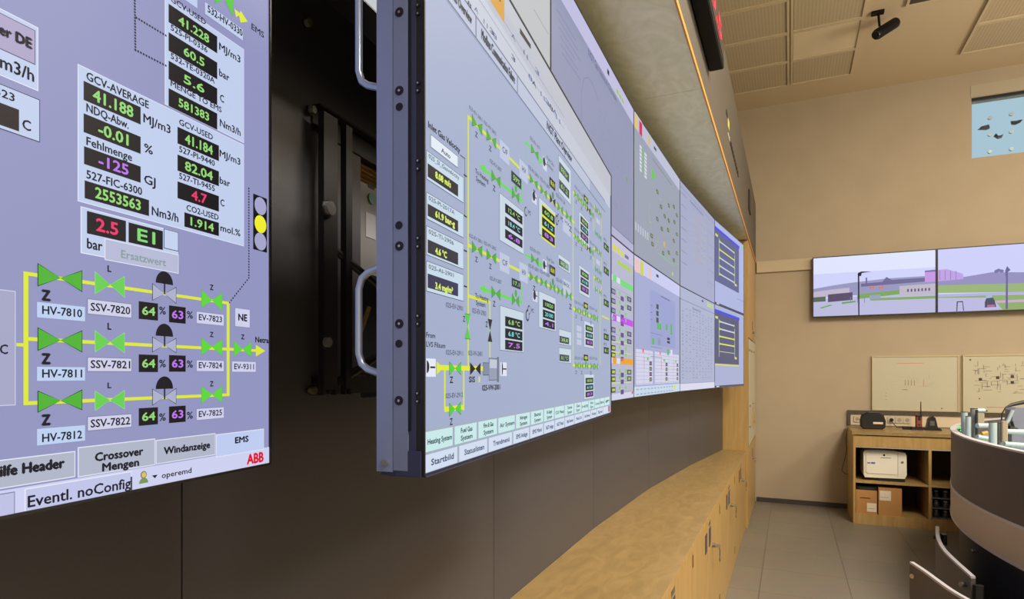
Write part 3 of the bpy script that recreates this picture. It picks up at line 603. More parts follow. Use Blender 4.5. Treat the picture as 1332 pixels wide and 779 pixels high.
    line(610, 384.5, 639.2, Y2, .0042); c.vl(638.5, 393, 466, .004, Y2, 2); c.valve(635.5, 415, 443.5, 641, (30, 30, 38), 4, vert=True); c.txt('Z', 632.5, 635, 425, 7)
    for t_, u0, u1, v in (('025-EV-2901', 581, 603, 399, ), ('025-EV-2903', 615, 633, 406.5), ('025-EV-2911', 581, 603, 461), ('025-VV-2401', 610, 628, 462), ('025-EV-2912', 580.5, 603, 518)): c.txt(t_, u0, u1, v, 6.2, (84, 90, 104))
    c.txt('025-VW-2001', 628, 651, 508, 7, (50, 54, 66), bold=.02)
    # bottom menu rows
    us = [553, 591.5, 622.5, 648.5, 671.5, 691, 708, 722, 735, 747.5, 757, 766, 774, 781, 787, 793.5]
    names = [('Heating System',), ('Fuel Gas', 'System'), ('Fire & Gas', 'System'), ('Air System',), ('Nitrogen', 'System'), ('Electrical', 'System'), ('En-Supply', 'System'), ('CO Meas',), ('Thermal', 'System'), ('Gas', 'Syst'), ('HIS',), ('Net', 'Sys'), ('CompU',), ('BK',), ('?',)]
    za0, za1 = c.L(553, 589)[1], c.L(553, 562.5)[1]; zb0, zb1 = c.L(553, 616)[1], c.L(553, 592.5)[1]
    c.P_([(.003, .004), (W-.003, .004), (W-.003, za1+.003), (.003, za1+.003)], (160, 172, 190), 1)
    for i, nm in enumerate(names):
        xa, xb = c.L(us[i], 500)[0]+.003, c.L(us[i+1], 500)[0]-.003
        c.P_([(xa, za0), (xb, za0), (xb, za1), (xa, za1)], TC, 2); ww = xb-xa
        for k, s_ in enumerate(nm):
            hh = (za1-za0)*.26; zz = za0+(za1-za0)*(.36 if len(nm) == 1 else (.58 if k == 0 else .15)); c.txl(s_, xa+ww*.18*(len(nm) > 1)+ww*.07, xb-ww*.18*(len(nm) > 1)-ww*.05, zz, hh, (50, 70, 84), 4, .012)
    us2 = [553, 597.5, 636, 668, 690, 708, 722.5, 735.5, 748, 759, 769, 777, 785, 793.5]
    n2 = ['Startbild', 'Statuslisten', 'Trendmenü', 'EMS Anlage', 'EMS Menü', 'NGT Anlage', 'NGT Menü', 'Main Overview', 'Menü Str', 'Unit Overview', 'Net', 'Sys', '']
    for i, s_ in enumerate(n2):
        xa, xb = c.L(us2[i], 500)[0]+.003, c.L(us2[i+1], 500)[0]-.003
        c.P_([(xa, zb0), (xb, zb0), (xb, zb1), (xa, zb1)], (208, 220, 240), 2); ww = xb-xa
        if s_: c.txl(s_, xa+ww*.16, xb-ww*.14, zb0+(zb1-zb0)*.34, (zb1-zb0)*.34, (60, 70, 104), 4, .01)
    xa = c.L(791.5, 500)[0]; c.P_([(xa, zb0+.003), (xa+.02, zb0+.003), (xa+.02, zb1), (xa, zb1)], (214, 60, 70), 4)
def parts2(root, c):
    D = .0565
    # left flank: rear plate, raised middle plate with cut-outs, front lip
    MB().box((.0, .010, -.001), (.0035, D-.012, H+.001), M_FRAME2).build('side_plate', root, local=True, label='dark blue grey side plate')
    MB().box((-.003, .019, .006), (.0, .0368, H-.004), M_FRAME).build('flank_plate', root, local=True, label='lighter blue grey flank plate')
    rp = MB().box((-.0035, .0375, .004), (.02, D+.001, H+.001), mat('display_rear_metal', (130, 144, 188), .45, .25)).build('rear_plate', root, local=True, label='lighter blue grey rear plate')
    MB().box((.004, .0, -.001), (W, D, .002), M_FRAME2).build('bottom_plate', root, local=True)
    MB().box((-.0022, .0165, .05), (.0, .019, H-.01), M_BLKM).build('groove', root, local=True)
    MB().box((-.0028, .0035, .0), (.0, .034, .028), M_FRAME2).build('corner_bracket', root, local=True)
    def stud(y, z, r=.0035, m=M_STEEL, ring=True, x=-.003):
        mb = MB()
        if ring: mb.tube([(x, y, z), (x-.0006, y, z)], r*1.5, M_BLK, 16)
        mb.tube([(x, y, z), (x-.0009, y, z)], r, M_BLKM, 16); mb.tube([(x-.0009, y, z), (x-.0013, y, z)], r*.45, m, 6); return mb
    def loc(u, v):
        # pixel on the flank plane (local x = -.003)
        P = qa; n_ = (-qd[1], qd[0]); Q = (P[0]-.003*qd[0], P[1]-.003*qd[1]); r = ray(u, v)
        det = r[0]*(-n_[1])+r[1]*n_[0]; t_ = (Q[0]*(-n_[1])+Q[1]*n_[0])/det
        return ((r[0]*t_-Q[0])*n_[0]+(r[1]*t_-Q[1])*n_[1], ZC+r[2]*t_-ZB)
    for u, v in ((519.5, 16), (519.5, 118), (519.5, 320), (519.5, 421), (519, 521)):
        y, z = loc(u, v); stud(y, z).build('bolt', root, local=True)
    for u, v in ((519.5, 139), (519, 293), (519, 447)):
        y, z = loc(u, v); MB().tube([(-.003, y, z), (-.0034, y, z)], .0045, M_BLKM, 16).build('cap', root, local=True)
    for u, v in ((542, 5), (542, 16), (542, 106.5), (542, 116.5), (542, 208), (542, 218.5), (542, 309), (542, 320), (542, 410.5), (542, 421), (541.5, 511.5), (541.5, 522)):
        y, z = loc(u, v); stud(y, z, .0026, x=0.0, ring=False).build('screw', root, local=True)
    y, z = loc(501.5, 607.5); MB().tube([(-.004, y, .014), (-.007, y, .014)], .004, M_STEEL, 14).build('bolt', root, local=True, label='bright corner bolt')
    # carrying handles on the rear face
    for v0, v1 in ((345, 487), (-110, 110)):
        z0 = c.L(551, v1)[1]*1.0; za = loc(493, v1)[1]; zt = loc(493, v0)[1]
        y0 = D; y1 = .0865; pts = []
        path = [(y0, zt), (y1-.012, zt-.006), (y1-.004, zt-.012), (y1, zt-.024), (y1, za+.024), (y1-.004, za+.012), (y1-.012, za+.006), (y0, za)]
        MB().tube([(.006, y_, z_) for y_, z_ in path], .0042, M_HANDLE, 12).build('handle', root, local=True, label='pale aluminium grip handle')
pulled = display(1, 0, 'glowing plant overview display pulled out of the wall with its grey side and handles showing', (160, 172, 202), draw2, P=qa, direction=qd, parts=parts2, group='displays of the video wall')

# ---- the other displays
def rowmarks(c, pts, col, s=.01):
    for u, v in pts: x, z = c.L(u, v); c.P_([(x-s*1.4, z-s*.6), (x+s*1.4, z-s*.6), (x+s*1.4, z+s*.6), (x-s*1.4, z+s*.6)], col, 3)
def draw_t2(c):
    c.P_([(.85, .003), (1.21, .003), (1.21, .68), (.85, .68)], (184, 188, 192), 1); c.hl(695, 12, 714, .002, (120, 124, 130), 2)
display(1, 1, 'upper display above the pulled-out one, blank light grey where it shows', (178, 184, 194), draw_t2)
def lrect(c, x0, x1, z0, z1, col, lay=2): c.P_([(x0, z0), (x1, z0), (x1, z1), (x0, z1)], col, lay)
def draw_t3(c):
    c.P_([(.003, H-.075), (W-.003, H-.075), (W-.003, H-.003), (.003, H-.003)], (190, 188, 222), 1)
    G = (126, 130, 162); V = (176, 176, 214)
    for i in range(6): lrect(c, .06+.01*i, .26+.03*(i % 3), H-.13-.022*i, H-.126-.022*i, G)
    for i in range(4): lrect(c, .02+.02*i, .03+.02*i, H-.05, H-.02, V, 2)
    c.txl('NGT Gas Network Overview', .42, .86, H-.105, .026, (110, 112, 140), 3)
    for i in range(3): lrect(c, .86+.05*i, .9+.05*i, H-.06+.0*i, H-.045, (150, 200, 60), 3)
    lrect(c, .70, .73, H-.05, H-.03, DK, 3)
    # pale network drawing
    import random; rnd = random.Random(4)
    arc_ = [(.33+.0*k, .05+.06*k) for k in range(7)]+[(.36, .47), (.42, .50), (.48, .50), (.56, .47)]
    for (x0, z0), (x1, z1) in zip(arc_, arc_[1:]):
        L_ = hypot(x1-x0, z1-z0); nx, nz = -(z1-z0)/L_*.0022, (x1-x0)/L_*.0022
        c.P_([(x0-nx, z0-nz), (x1-nx, z1-nz), (x1+nx, z1+nz), (x0+nx, z0+nz)], G, 2)
    for i in range(70):
        x = .42+rnd.random()*.6; z = .10+rnd.random()*.34
        if rnd.random() < .5: lrect(c, x, x+.02+.06*rnd.random(), z, z+.003, (136, 140, 172))
        else: lrect(c, x, x+.003, z, z+.02+.05*rnd.random(), (136, 140, 172))
    lrect(c, 1.05, 1.08, .30, .32, (120, 160, 90), 3)
    lrect(c, .003, W-.003, .04, .044, (120, 122, 150)); lrect(c, .003, W-.003, .003, .04, (172, 174, 208), 1)
display(2, 1, 'upper display with pale lilac network drawing, just right of the blank one', (142, 147, 178), draw_t3)
def draw_b3(c):
    x0 = .70
    c.P_([(.003, H-.06), (W-.003, H-.06), (W-.003, H-.003), (.003, H-.003)], (192, 190, 222), 1)
    for i in range(3): lrect(c, .80+.07*i, .85+.07*i, H-.055-.0*i, H-.03, (206, 214, 40), 3)
    lrect(c, .88, 1.15, H-.10, H-.085, (170, 206, 50), 3); lrect(c, 1.02, 1.10, H-.05, H-.035, (110, 110, 130), 3)
    for z, col in ((.50, (110, 214, 120)), (.335, (196, 70, 232)), (.155, (230, 160, 40))):
        lrect(c, .70, 1.20, z, z+.028, col, 3); lrect(c, .70, .79, z+.002, z+.026, (214, 214, 236), 4); lrect(c, .86, .93, z+.002, z+.026, (214, 214, 236), 4)
    K = (70, 70, 90)
    for z in (.46, .42, .38, .35, .30, .265, .225, .195, .125, .095, .05, .02):
        if z < .03: continue
        c.val_ = None
        lrect(c, .73, .84, z-.014, z+.008, (48, 46, 54) if z < .26 else K, 3); lrect(c, .78, .83, z-.009, z+.003, (180, 206, 70) if z < .26 else (140, 150, 190), 4)
        if z in (.42, .30, .265, .125, .46, .095): lrect(c, 1.07, 1.16, z-.014, z+.008, K, 3); lrect(c, 1.09, 1.14, z-.009, z+.003, (170, 190, 80) if z < .2 else (130, 140, 190), 4)
        lrect(c, .94, 1.0, z-.026, z-.006, (86, 78, 130), 3)
        for x in (.91, 1.03): lrect(c, x, x+.024, z-.004, z+.010, (110, 200, 70), 3)
    for z in (.405, .25, .205, .075): lrect(c, .70, 1.16, z-.0015, z+.002, (206, 224, 80), 2)
    for z in (.475, .44, .405, .365, .28, .24, .11, .08, .035): lrect(c, .80, 1.15, z, z+.002, (150, 152, 180), 2)
    lrect(c, .003, 1.213, .004, .03, (206, 208, 232), 2); lrect(c, 1.17, 1.2, .02, .032, (220, 60, 70), 3)
display(2, 0, 'lower display with purple and orange bars, half hidden behind the pulled-out one', (178, 180, 204), draw_b3)
def draw_t4(c):
    c.P_([(.003, H-.075), (W-.003, H-.075), (W-.003, H-.003), (.003, H-.003)], (186, 190, 212), 1)
    lrect(c, .02, .08, H-.075, H-.012, (226, 190, 120), 3); lrect(c, .11, .17, H-.075, H-.010, (206, 40, 90), 3); lrect(c, .02, .16, H-.006, H-.003, (230, 230, 240), 4)
    lrect(c, .30, .35, H-.065, H-.018, (220, 180, 110), 3); lrect(c, .44, .50, H-.045, H-.03, (60, 60, 76), 3)
    lrect(c, .40, .95, H-.112, H-.108, (110, 116, 126), 2)
    for i in range(7): lrect(c, .12, .16, H-.14-.019*i, H-.127-.019*i, (214, 216, 226), 3); lrect(c, .22, .27, H-.145-.019*i, H-.132-.019*i, (210, 212, 222), 3)
    lrect(c, .18, .195, H-.25, H-.13, (110, 190, 90), 3); lrect(c, .39, .45, H-.215, H-.17, (90, 200, 60), 3)
    import random; rnd = random.Random(9)
    pts = [(.50, .42), (.60, .36), (.70, .33), (.82, .42), (.98, .45), (.5, .27), (.62, .24), (.8, .27), (1.0, .36), (.36, .15), (.38, .11), (.66, .11), (.82, .14), (.98, .12), (.98, .24), (1.08, .42), (1.08, .30), (.82, .33), (1.08, .18)]
    for x, z in pts: lrect(c, x, x+.055, z, z+.020, (62, 66, 58), 3); lrect(c, x+.012, x+.043, z+.005, z+.015, (150, 170, 100), 4)
    for i in range(46):
        x = .3+rnd.random()*.82; z = .08+rnd.random()*.38; cc = ((138, 186, 116), (150, 156, 176), (170, 200, 110))[i % 3]
        if i % 2: lrect(c, x, x+.05, z, z+.0035, cc)
        else: lrect(c, x, x+.004, z, z+.035, cc)
    lrect(c, .70, .73, .16, .19, (226, 180, 60), 3); lrect(c, .95, .98, .03, .05, (200, 216, 90), 3)
    for z in (.09, .065, .04): lrect(c, .05, 1.1, z, z+.002, (150, 156, 178)); 
    for i in range(6): lrect(c, .03+.05*i, .055+.05*i, .12, .16, (186, 192, 208), 2)
    lrect(c, .55, 1.0, .095, .099, (130, 200, 110), 3)
display(3, 1, 'upper display with a small red and orange square in its corner', (150, 158, 176), draw_t4)
def draw_b4(c):
    c.P_([(.003, H-.075), (W-.003, H-.075), (W-.003, H-.003), (.003, H-.003)], (196, 200, 236), 1)
    lrect(c, .03, .10, H-.08, H-.01, (232, 190, 180), 3); lrect(c, .13, .20, H-.08, H-.012, (206, 206, 70), 3); lrect(c, .32, .38, H-.075, H-.015, (222, 190, 186), 3); lrect(c, .5, .56, H-.04, H-.025, (60, 60, 80), 3)
    lrect(c, .35, 1.05, .27, .56, (150, 158, 206), 1); lrect(c, .62, .88, H-.137, H-.130, (110, 116, 150), 3)
    for i in range(3): lrect(c, .50, .56, .47-.037*i, .497-.037*i, (66, 70, 86), 3); lrect(c, .36, .40, .474-.037*i, .479-.037*i, (120, 126, 160), 3); lrect(c, .60, .63, .474-.037*i, .49-.037*i, (130, 190, 150), 3)
    for x, z in ((.52, .36), (.58, .36), (.40, .27), (.76, .37), (.9, .38), (.9, .35), (.80, .225)): lrect(c, x, x+.05, z, z+.035, (80, 180, 90), 3)
    for x, z in ((.54, .275), ): lrect(c, x, x+.07, z, z+.035, (140, 146, 178), 3)
    for z in (.315, .295): lrect(c, .80, .88, z, z+.014, (50, 50, 60), 3)
    for z in (.257, .33, .205): lrect(c, .36, .66, z, z+.003, (120, 126, 160))
    lrect(c, .9, .96, .225, .26, (214, 218, 240), 3)
    for k, x in enumerate((.04, .46, .84)):
        w_ = .38 if k < 2 else .34; lrect(c, x, x+w_, .06, .235, (206, 208, 232), 1)
        for i in range(9): lrect(c, x, x+w_, .065+.019*i, .0665+.019*i, (150, 152, 184), 2)
        for xx in (x, x+w_*.45, x+w_*.75, x+w_): lrect(c, xx, xx+.003, .06, .235, (150, 152, 184), 2)
        c.circ(*((836.8, 456), (859, 459.3), (875, 462))[k], .012, (224, 50, 60), 4) if k < 2 else None
        lrect(c, x+w_*.62, x+w_*.72, .185, .2, (90, 200, 80), 3); lrect(c, x+w_*.45, x+w_*.47, .14, .2, (220, 90, 110), 3)
        for i in range(4): lrect(c, x+w_*.78, x+w_*.92, .075+.028*i, .095+.028*i, (58, 56, 66), 3); lrect(c, x+w_*.81, x+w_*.89, .08+.028*i, .09+.028*i, (150, 170, 70) if i % 2 == 0 else (150, 100, 150), 4)
    lrect(c, .003, 1.213, .004, .052, (196, 214, 232), 2); lrect(c, 1.0, 1.06, .02, .045, (222, 226, 40), 3)
    for i in range(12): lrect(c, .05+.08*i, .10+.08*i, .035, .041, (150, 170, 200), 3); lrect(c, .05+.08*i, .10+.08*i, .012, .017, (150, 150, 190), 3)
display(3, 0, 'lower display with green squares and three small tables', (160, 168, 208), draw_b4)
def draw_t5(c):
    for i in range(7): lrect(c, .03, .20, .16+.075*i, .164+.075*i, (120, 124, 150), 3)
    lrect(c, .003, W-.003, H-.04, H-.037, (130, 132, 160), 2); c.txl('Netzübersicht Station', .30, .75, H-.075, .018, (110, 112, 140), 3)
    for i in range(6):
        z = .26+.057*i; c_ = (214, 150, 110)
        lrect(c, .52, .62, z, z+.004, c_, 3); lrect(c, .52, .56, z+.015, z+.018, c_, 3); lrect(c, .58, .62, z-.012, z-.009, c_, 3); lrect(c, .55, .553, z-.012, z+.018, c_, 3)
        for x in (.38, .70, .80): lrect(c, x, x+.05, z+.006, z+.012, (160, 200, 120), 3)
        for x in (.45, .66, .76): lrect(c, x, x+.03, z-.02, z-.014, (150, 156, 178), 3)
    for i in range(5): lrect(c, .95, 1.2, .14+.1*i, .143+.1*i, (140, 142, 170), 2)
    lrect(c, .93, .934, .1, .6, (140, 142, 170), 2)
display(4, 1, 'upper display with a column of small orange symbols', (162, 168, 198), draw_t5)
def draw_b5(c):
    lrect(c, .003, W-.003, H-.085, H-.08, (130, 132, 160), 2); lrect(c, .003, W-.003, .05, .053, (140, 142, 160), 2); lrect(c, .003, W-.003, .004, .05, (214, 216, 236), 1)
    c.txl('Messwerte Gas', .38, .66, H-.12, .018, (110, 112, 140), 3); lrect(c, .7, .75, H-.035, H-.02, (50, 52, 66), 3)
    for i in range(3): lrect(c, .9+.09*i, .96+.09*i, H-.05, H-.02, (190, 214, 120), 3)
    import random; rnd = random.Random(5)
    for i in range(22):
        z = .08+.022*i; lrect(c, .05, 1.18, z, z+.0012, (160, 164, 192), 2)
        for j in range(10):
            if rnd.random() < .75: lrect(c, .06+.11*j, .09+.11*j+.02*rnd.random(), z+.006, z+.012, (136, 140, 166), 3)
    for j in range(11): lrect(c, .05+.11*j, .0515+.11*j, .08, .54, (170, 172, 200), 2)
display(4, 0, 'lower display filled with one pale grey table', (170, 178, 206), draw_b5)
def draw_6(top):
    def f(c):
        g0, g1 = (.19, .61) if top else (.20, .62); lrect(c, .003, .98, g0-.0, g1, (86, 90, 122) if not top else (92, 98, 140), 2)
        lrect(c, .003, 1.0, g1, g1+.025, (70, 74, 220), 3); lrect(c, .02, .12, g1-.05, g1-.03, (206, 212, 120), 3)
        for i in range(5):
            z = g0+.07+.068*i
            if not top: z = g0+.10+.062*i
            col = (222, 228, 110) if (i == 3 and top) or (i in (1, 2) and not top) else (206, 210, 230)
            if not top and i == 0: lrect(c, .17, .78, z, z+.006, (190, 196, 150), 3); continue
            lrect(c, .17, .78, z, z+.011, col, 3); lrect(c, .16, .2, z-.004, z+.015, (180, 220, 60), 4); lrect(c, .74, .78, z-.004, z+.015, (190, 210, 80), 4)
        lrect(c, .15, .165, g0+.06, g1-.05, (206, 206, 130), 3); lrect(c, .78, .795, g0+.06, g1-.09, (206, 206, 130), 3); lrect(c, .79, .88, g0+.05, g0+.07, (216, 214, 120), 3)
        if not top: lrect(c, .003, .98, g0-.015, g0, (208, 208, 130), 3)
        else: lrect(c, 1.16, 1.2, H-.045, H-.02, (60, 220, 60), 3); lrect(c, .9, 1.2, g0-.06, g0-.056, (120, 124, 150), 3)
        lrect(c, .003, W-.003, .004, .018, (70, 72, 92), 3); lrect(c, .06, .16, .006, .016, (200, 204, 220), 4)
    return f
display(5, 1, 'last upper display beside the wood panel, blue window with white bars', (172, 180, 222), draw_6(True))
display(5, 0, 'last lower display beside the wood panel, grey window with yellow bars', (168, 176, 212), draw_6(False))

# ------------------------------------------------------------------ mount behind the pulled-out display
mt = thing('wall_mount', 'black steel mounting frame on the dark wall behind the pulled-out display', 'mount', hp(.6, 0, 1.44))
def wallpt(u, v, y=0.0):                     # point on the second facet's plane, y metres behind (negative: in front)
    Q = (a[0]+n[0]*y, a[1]+n[1]*y); r = ray(u, v); det = r[0]*(-d[1])+r[1]*d[0]; t_ = (Q[0]*(-d[1])+Q[1]*d[0])/det
    return ((r[0]*t_-Q[0])*d[0]+(r[1]*t_-Q[1])*d[1], ZC+r[2]*t_)
def fbox(u0, u1, vt, vb, y0, y1, m, ur=None):
    ur = ur or u0; s0 = wallpt(u0, vt, y1)[0]; s1 = wallpt(u1, vt, y1)[0]; zt = wallpt(ur, vt, y1)[1]; zb_ = wallpt(ur, vb, y1)[1]
    return s0, s1, zt, zb_
s0, s1, zt, zb_ = fbox(416, 560, 134, 160, 0, -.02, None)
MBK = mat('mount_black', (11, 11, 16), .5, .1)
hbox(MB(), s0, s1, -.001, -.02, zb_, zt, MBK).build('rail', mt) if False else None
mb = MB(); hbox(mb, s0, 1.05, -.004, -.001, zt-.045, zt, MBK); hbox(mb, s0, 1.05, -.022, -.001, zt-.004, zt, MBK); mb.build('rail', mt)
b0, b1, bt, bb = fbox(416, 560, 490, 514, 0, -.02, None)
mb = MB(); hbox(mb, b0, 1.05, -.004, -.001, bb, bt, MBK); hbox(mb, b0, 1.05, -.022, -.001, bt-.004, bt, MBK); mb.build('rail', mt)
for (u0, u1) in ((418, 436), (447, 455)):
    x0 = wallpt(u0, 300, -.03)[0]; x1 = wallpt(u1, 300, -.03)[0]
    mb = MB(); hbox(mb, x0, x0+.004, -.034, -.023, bb, zt-.02, MBK); hbox(mb, x0, x1, -.036, -.034, bb+.01, zt-.02, MBK); hbox(mb, x1-.004, x1, -.034, -.023, bb, zt-.02, MBK); mb.build('upright', mt)
mb = MB(); x0 = wallpt(430, 300, -.07)[0]
for z0_, z1_ in ((1.52, 1.66), (1.80, 1.66)):
    A = hp(x0+.07, -.012, z0_); B = hp(x0+.30, -.10, z1_); mb.tube([A, B], .008, MBK, 8)
mb.build('scissor_arm', mt)
for (u, v, r, m_) in ((426, 139, .007, M_STEEL), (429.5, 271, .013, M_STEEL), (426.5, 445, .009, M_GREY), (427, 508, .007, M_BRASS), (424, 508, .005, M_BRASS), (423, 24, .007, M_GREY)):
    s_, z_ = wallpt(u, v, -.045); A = hp(s_, -.037 if 140 < v < 500 else -.0045, z_)
    if v == 24: A = hp(s_, 0, z_)
    q = A; m3 = MB(); B1 = (q[0]-n[0]*.003, q[1]-n[1]*.003, q[2]); B2 = (q[0]-n[0]*.012, q[1]-n[1]*.012, q[2])
    m3.tube([q, B1], r*1.3, M_BLKM, 16); m3.tube([B1, B2], r, m_, 12, True); m3.build('bolt', mt)
# devices in the recess
area('recess_fill', hp(.60, .26, 2.04), (.3, .05), 3.0, (1, .85, .6))  # added fill brightening the louvre, in place of light from the space behind
s0, z0_ = wallpt(456, 232, .03); s1 = s0+.22
box = thing('control_box', 'grey metal box with a round lock inside the wall opening', 'box', hp(s0, .10, 1.70))
zt_ = wallpt(470, 236, .03)[1]
MGB = mat('grey_box_paint', (122, 122, 126), .45, .3)
hbox(MB(), s0+.02, s1, .03, .10, zt_-.20, zt_, MGB).build('body', box)
s_, z_ = wallpt(482, 258, .03); q = hp(s_, .03, z_); MB().tube([q, (q[0]-n[0]*.004, q[1]-n[1]*.004, q[2])], .012, mat('lock_green', (90, 140, 130), .4, .3), 16).build('lock', box)
hbox(MB(), s_-.02, s_+.02, .029, .03, z_-.09, z_-.035, mat('label_grey', (150, 150, 160), .5)).build('paper_label', box)
hbox(MB(), s_-.01, s_+.014, .029, .03, z_+.022, z_+.031, M_BLK).build('nameplate', box)
gr = MB(); MGL = mat('brass_grille', (226, 186, 110), .5)
hbox(gr, s0-.10, s1+.1, .14, .145, zt_-.06, zt_+.13, MGL)
for i in range(17): hbox(gr, s0-.10, s1+.1, .136, .14, zt_-.055+.011*i, zt_-.051+.011*i, mat('slat_brown', (200, 160, 96), .5))
tag(gr.build('louvre_grille', base=hp(s0, .14, zt_)), 'pale slatted louvre glimpsed in the opening above the grey box', 'grille')
cb = MB()
for i, (u0, v0, u1, v1, rr) in enumerate(((447, 330, 462, 420, .006), (456, 335, 468, 400, .004), (440, 452, 480, 400, .005), (460, 480, 480, 470, .004), (466, 400, 452, 470, .003))):
    A = wallpt(u0, v0, .008); B = wallpt(u1, v1, .014); m_ = ((A[0]+B[0])/2+.01, (A[1]+B[1])/2-.02)
    cb = MB().tube([hp(A[0], .008, A[1]), hp(m_[0], .006, m_[1]), hp(B[0], .014, B[1])], rr, mat('cable_tan', (130, 98, 60), .6) if i in (2, 3) else mat('cable_grey', (74, 72, 84), .6), 8)
    tag(cb.build('cable', base=hp(A[0], .008, A[1])), ('thick grey cable hanging left of the grip handle', 'grey cable crossing behind the top of the lower grip handle', 'tan cable slanting up towards the lower grip handle', 'tan cable low in the opening behind the grip handle', 'thin grey cable hanging down to the bottom rail')[i], 'cable', 'cables in the wall opening')

# ------------------------------------------------------------------ low cabinets and worktop
tp = [(-.40, -3.1), (-.40, 6.925)]+[(x+.001, y) for x, y in reversed(WJ[1:]) if y < 6.92]
tp = [(XL_, Y_) for XL_, Y_ in ([(-.395, -3.0), (-.395, 6.905), (WJ[-1][0]+.0, 6.905)]+[(x+.001, y) for x, y in reversed(WJ[1:-1])]+[(WJ[0][0]+.002, -3.0)])]
wt = MB().prism(tp, .752, .782, M_WOOD).box((-.395, -3.0, .7525), (-.3925, 6.905, .7835), M_WOODV); tag(wt.build('worktop', base=(-.5, 3, .752)), 'long beech worktop over the low cabinets, following the curved wall', 'worktop')
lcs = {1.785: 'low beech cabinet nearest the camera, only partly inside the frame', 3.015: 'low beech cabinet second from the camera along the wall', 4.25: 'low beech cabinet third from the camera, near the tall cabinet', 5.485: 'low beech cabinet at the far end of the worktop, beside the tall cabinet'}
M_GAP = mat('door_gap', (60, 42, 20), .8)
def low_cabinet(y0, label):
    root = thing('low_cabinet', label, 'cabinet', (-.40, y0, 0), 0, 'low cabinets under the worktop'); w_ = 1.233
    MB().box((-.185, .001, .0), (-.022, w_, .751), M_WOODV).build('body', root, local=True)
    for k in (0, 1):
        a_ = .003+k*.615; dr = MB().cbox((-.02, a_, .004), (0, a_+.612, .748), M_WOODV, .002, 'z').build('door', root, local=True)
        yl = a_+(.612-.085 if k == 0 else .085)
        lb = MB().box((0, yl-.036, .60), (.003, yl+.036, .70), mat('label_slate', (62, 66, 84), .35)); lb.build('label_holder', dr, local=True, label='dark label holder')
        if k == 1:
            MB().box((0, a_+.04, .712), (.0015, a_+.12, .735), M_BRASS).build('sticker', dr, local=True)
            lk = MB(); lk.tube([(0, a_+.215, .57), (.018, a_+.215, .57)], .012, M_BRASS, 14); lk.tube([(.018, a_+.215, .57), (.024, a_+.215, .57)], .009, M_STEEL, 12); lk.build('lock', dr, local=True)
            ky = MB(); ky.box((.024, a_+.212, .560), (.044, a_+.218, .578), M_STEEL); ky.tube([(.04, a_+.215, .556), (.04, a_+.235, .535), (.038, a_+.245, .50)], .003, M_BRASS, 8); ky.tube([(.036, a_+.245, .49), (.041, a_+.245, .49)], .018, M_BRASS, 14); ky.build('key', dr, local=True)
        for z in (.665, .10):
            ys = .022 if k == 0 else None
            if ys: MB().box((0, ys-.012, z), (.002, ys+.012, z+.055), mat('slot_brown', (96, 72, 46), .5)).build('hinge_cover', dr, local=True)
    return root
for y0, lb in lcs.items(): low_cabinet(y0, lb)
MB_ = MB().box((-.585, 6.722, 0), (-.402, 6.90, .751), M_WOODV); tag(MB_.build('filler_panel', base=(-.40, 6.72, 0)), 'narrow beech filler between the last low cabinet and the tall cabinet', 'panel')

# ------------------------------------------------------------------ tall cabinet at the end
TX = -.377
tc_ = thing('tall_cabinet', 'tall beech cabinet in the corner between display wall and back wall', 'cabinet', (TX, 6.93, 0))
MB().box((-.66, 6.912, 0), (TX, 6.935, 2.90), M_WOODV).build('side_panel', tc_)
MB().box((-.66, 6.937, 0), (TX-.022, 8.405, 2.90), M_WOODV).build('body', tc_)
def tdoor(y0, y1, z0, z1, m=M_WOODV, name='door', lab=None): return MB().cbox((TX-.02, y0, z0), (TX, y1, z1), m, .002, 'z').build(name, tc_, label=lab)
for y0, y1 in ((6.94, 7.66), (7.664, 8.40)):
    for z0, z1 in ((.01, .80), (1.93, 2.90)):
        dr = tdoor(y0, y1, z0, z1)
        if y0 > 7.5:
            zl = .60 if z0 < 1 else 2.02
            lk = MB().tube([(TX, y0+.12, zl), (TX+.02, y0+.12, zl)], .012, M_BRASS, 12); lk.box((TX+.02, y0+.117, zl-.04), (TX+.035, y0+.123, zl+.01), M_STEEL); sub(lk, 'lock', dr)
            lk = MB().box((TX, y0+.03, zl+.03), (TX+.002, y0+.09, zl+.12), mat('label_slate', (62, 66, 84), .35)); sub(lk, 'label_holder', dr)
MGD = mat('pale_glass_door', (186, 184, 164), .25)
gd = tdoor(6.94, 7.66, .81, 1.92, MGD, 'glass_door', 'pale glazed door with dark edge')
e = MB().box((TX-.019, 6.934, .806), (TX+.002, 6.944, 1.925), M_BASEB).box((TX-.019, 6.934, 1.918), (TX+.002, 7.66, 1.926), M_BASEB); sub(e, 'door_edge', gd, 'dark edge profile')
gd2 = tdoor(7.664, 8.40, .81, 1.92, MGD, 'glass_door', 'pale glazed door with dark edge')
for y, z in ((7.1, 1.80), (7.5, 1.80), (7.9, 1.80), (7.2, 1.22), (7.8, 1.22), (7.2, 1.0), (8.0, 1.0)):
    lk = MB().cbox((TX, y-.03, z-.008), (TX+.014, y+.03, z+.008), M_BRASS, .003, 'y'); sub(lk, 'fitting', gd if y < 7.66 else gd2)
lk = MB().box((TX, 7.70, .95), (TX+.015, 7.76, 1.18), M_WOODV); sub(lk, 'grip', gd2)

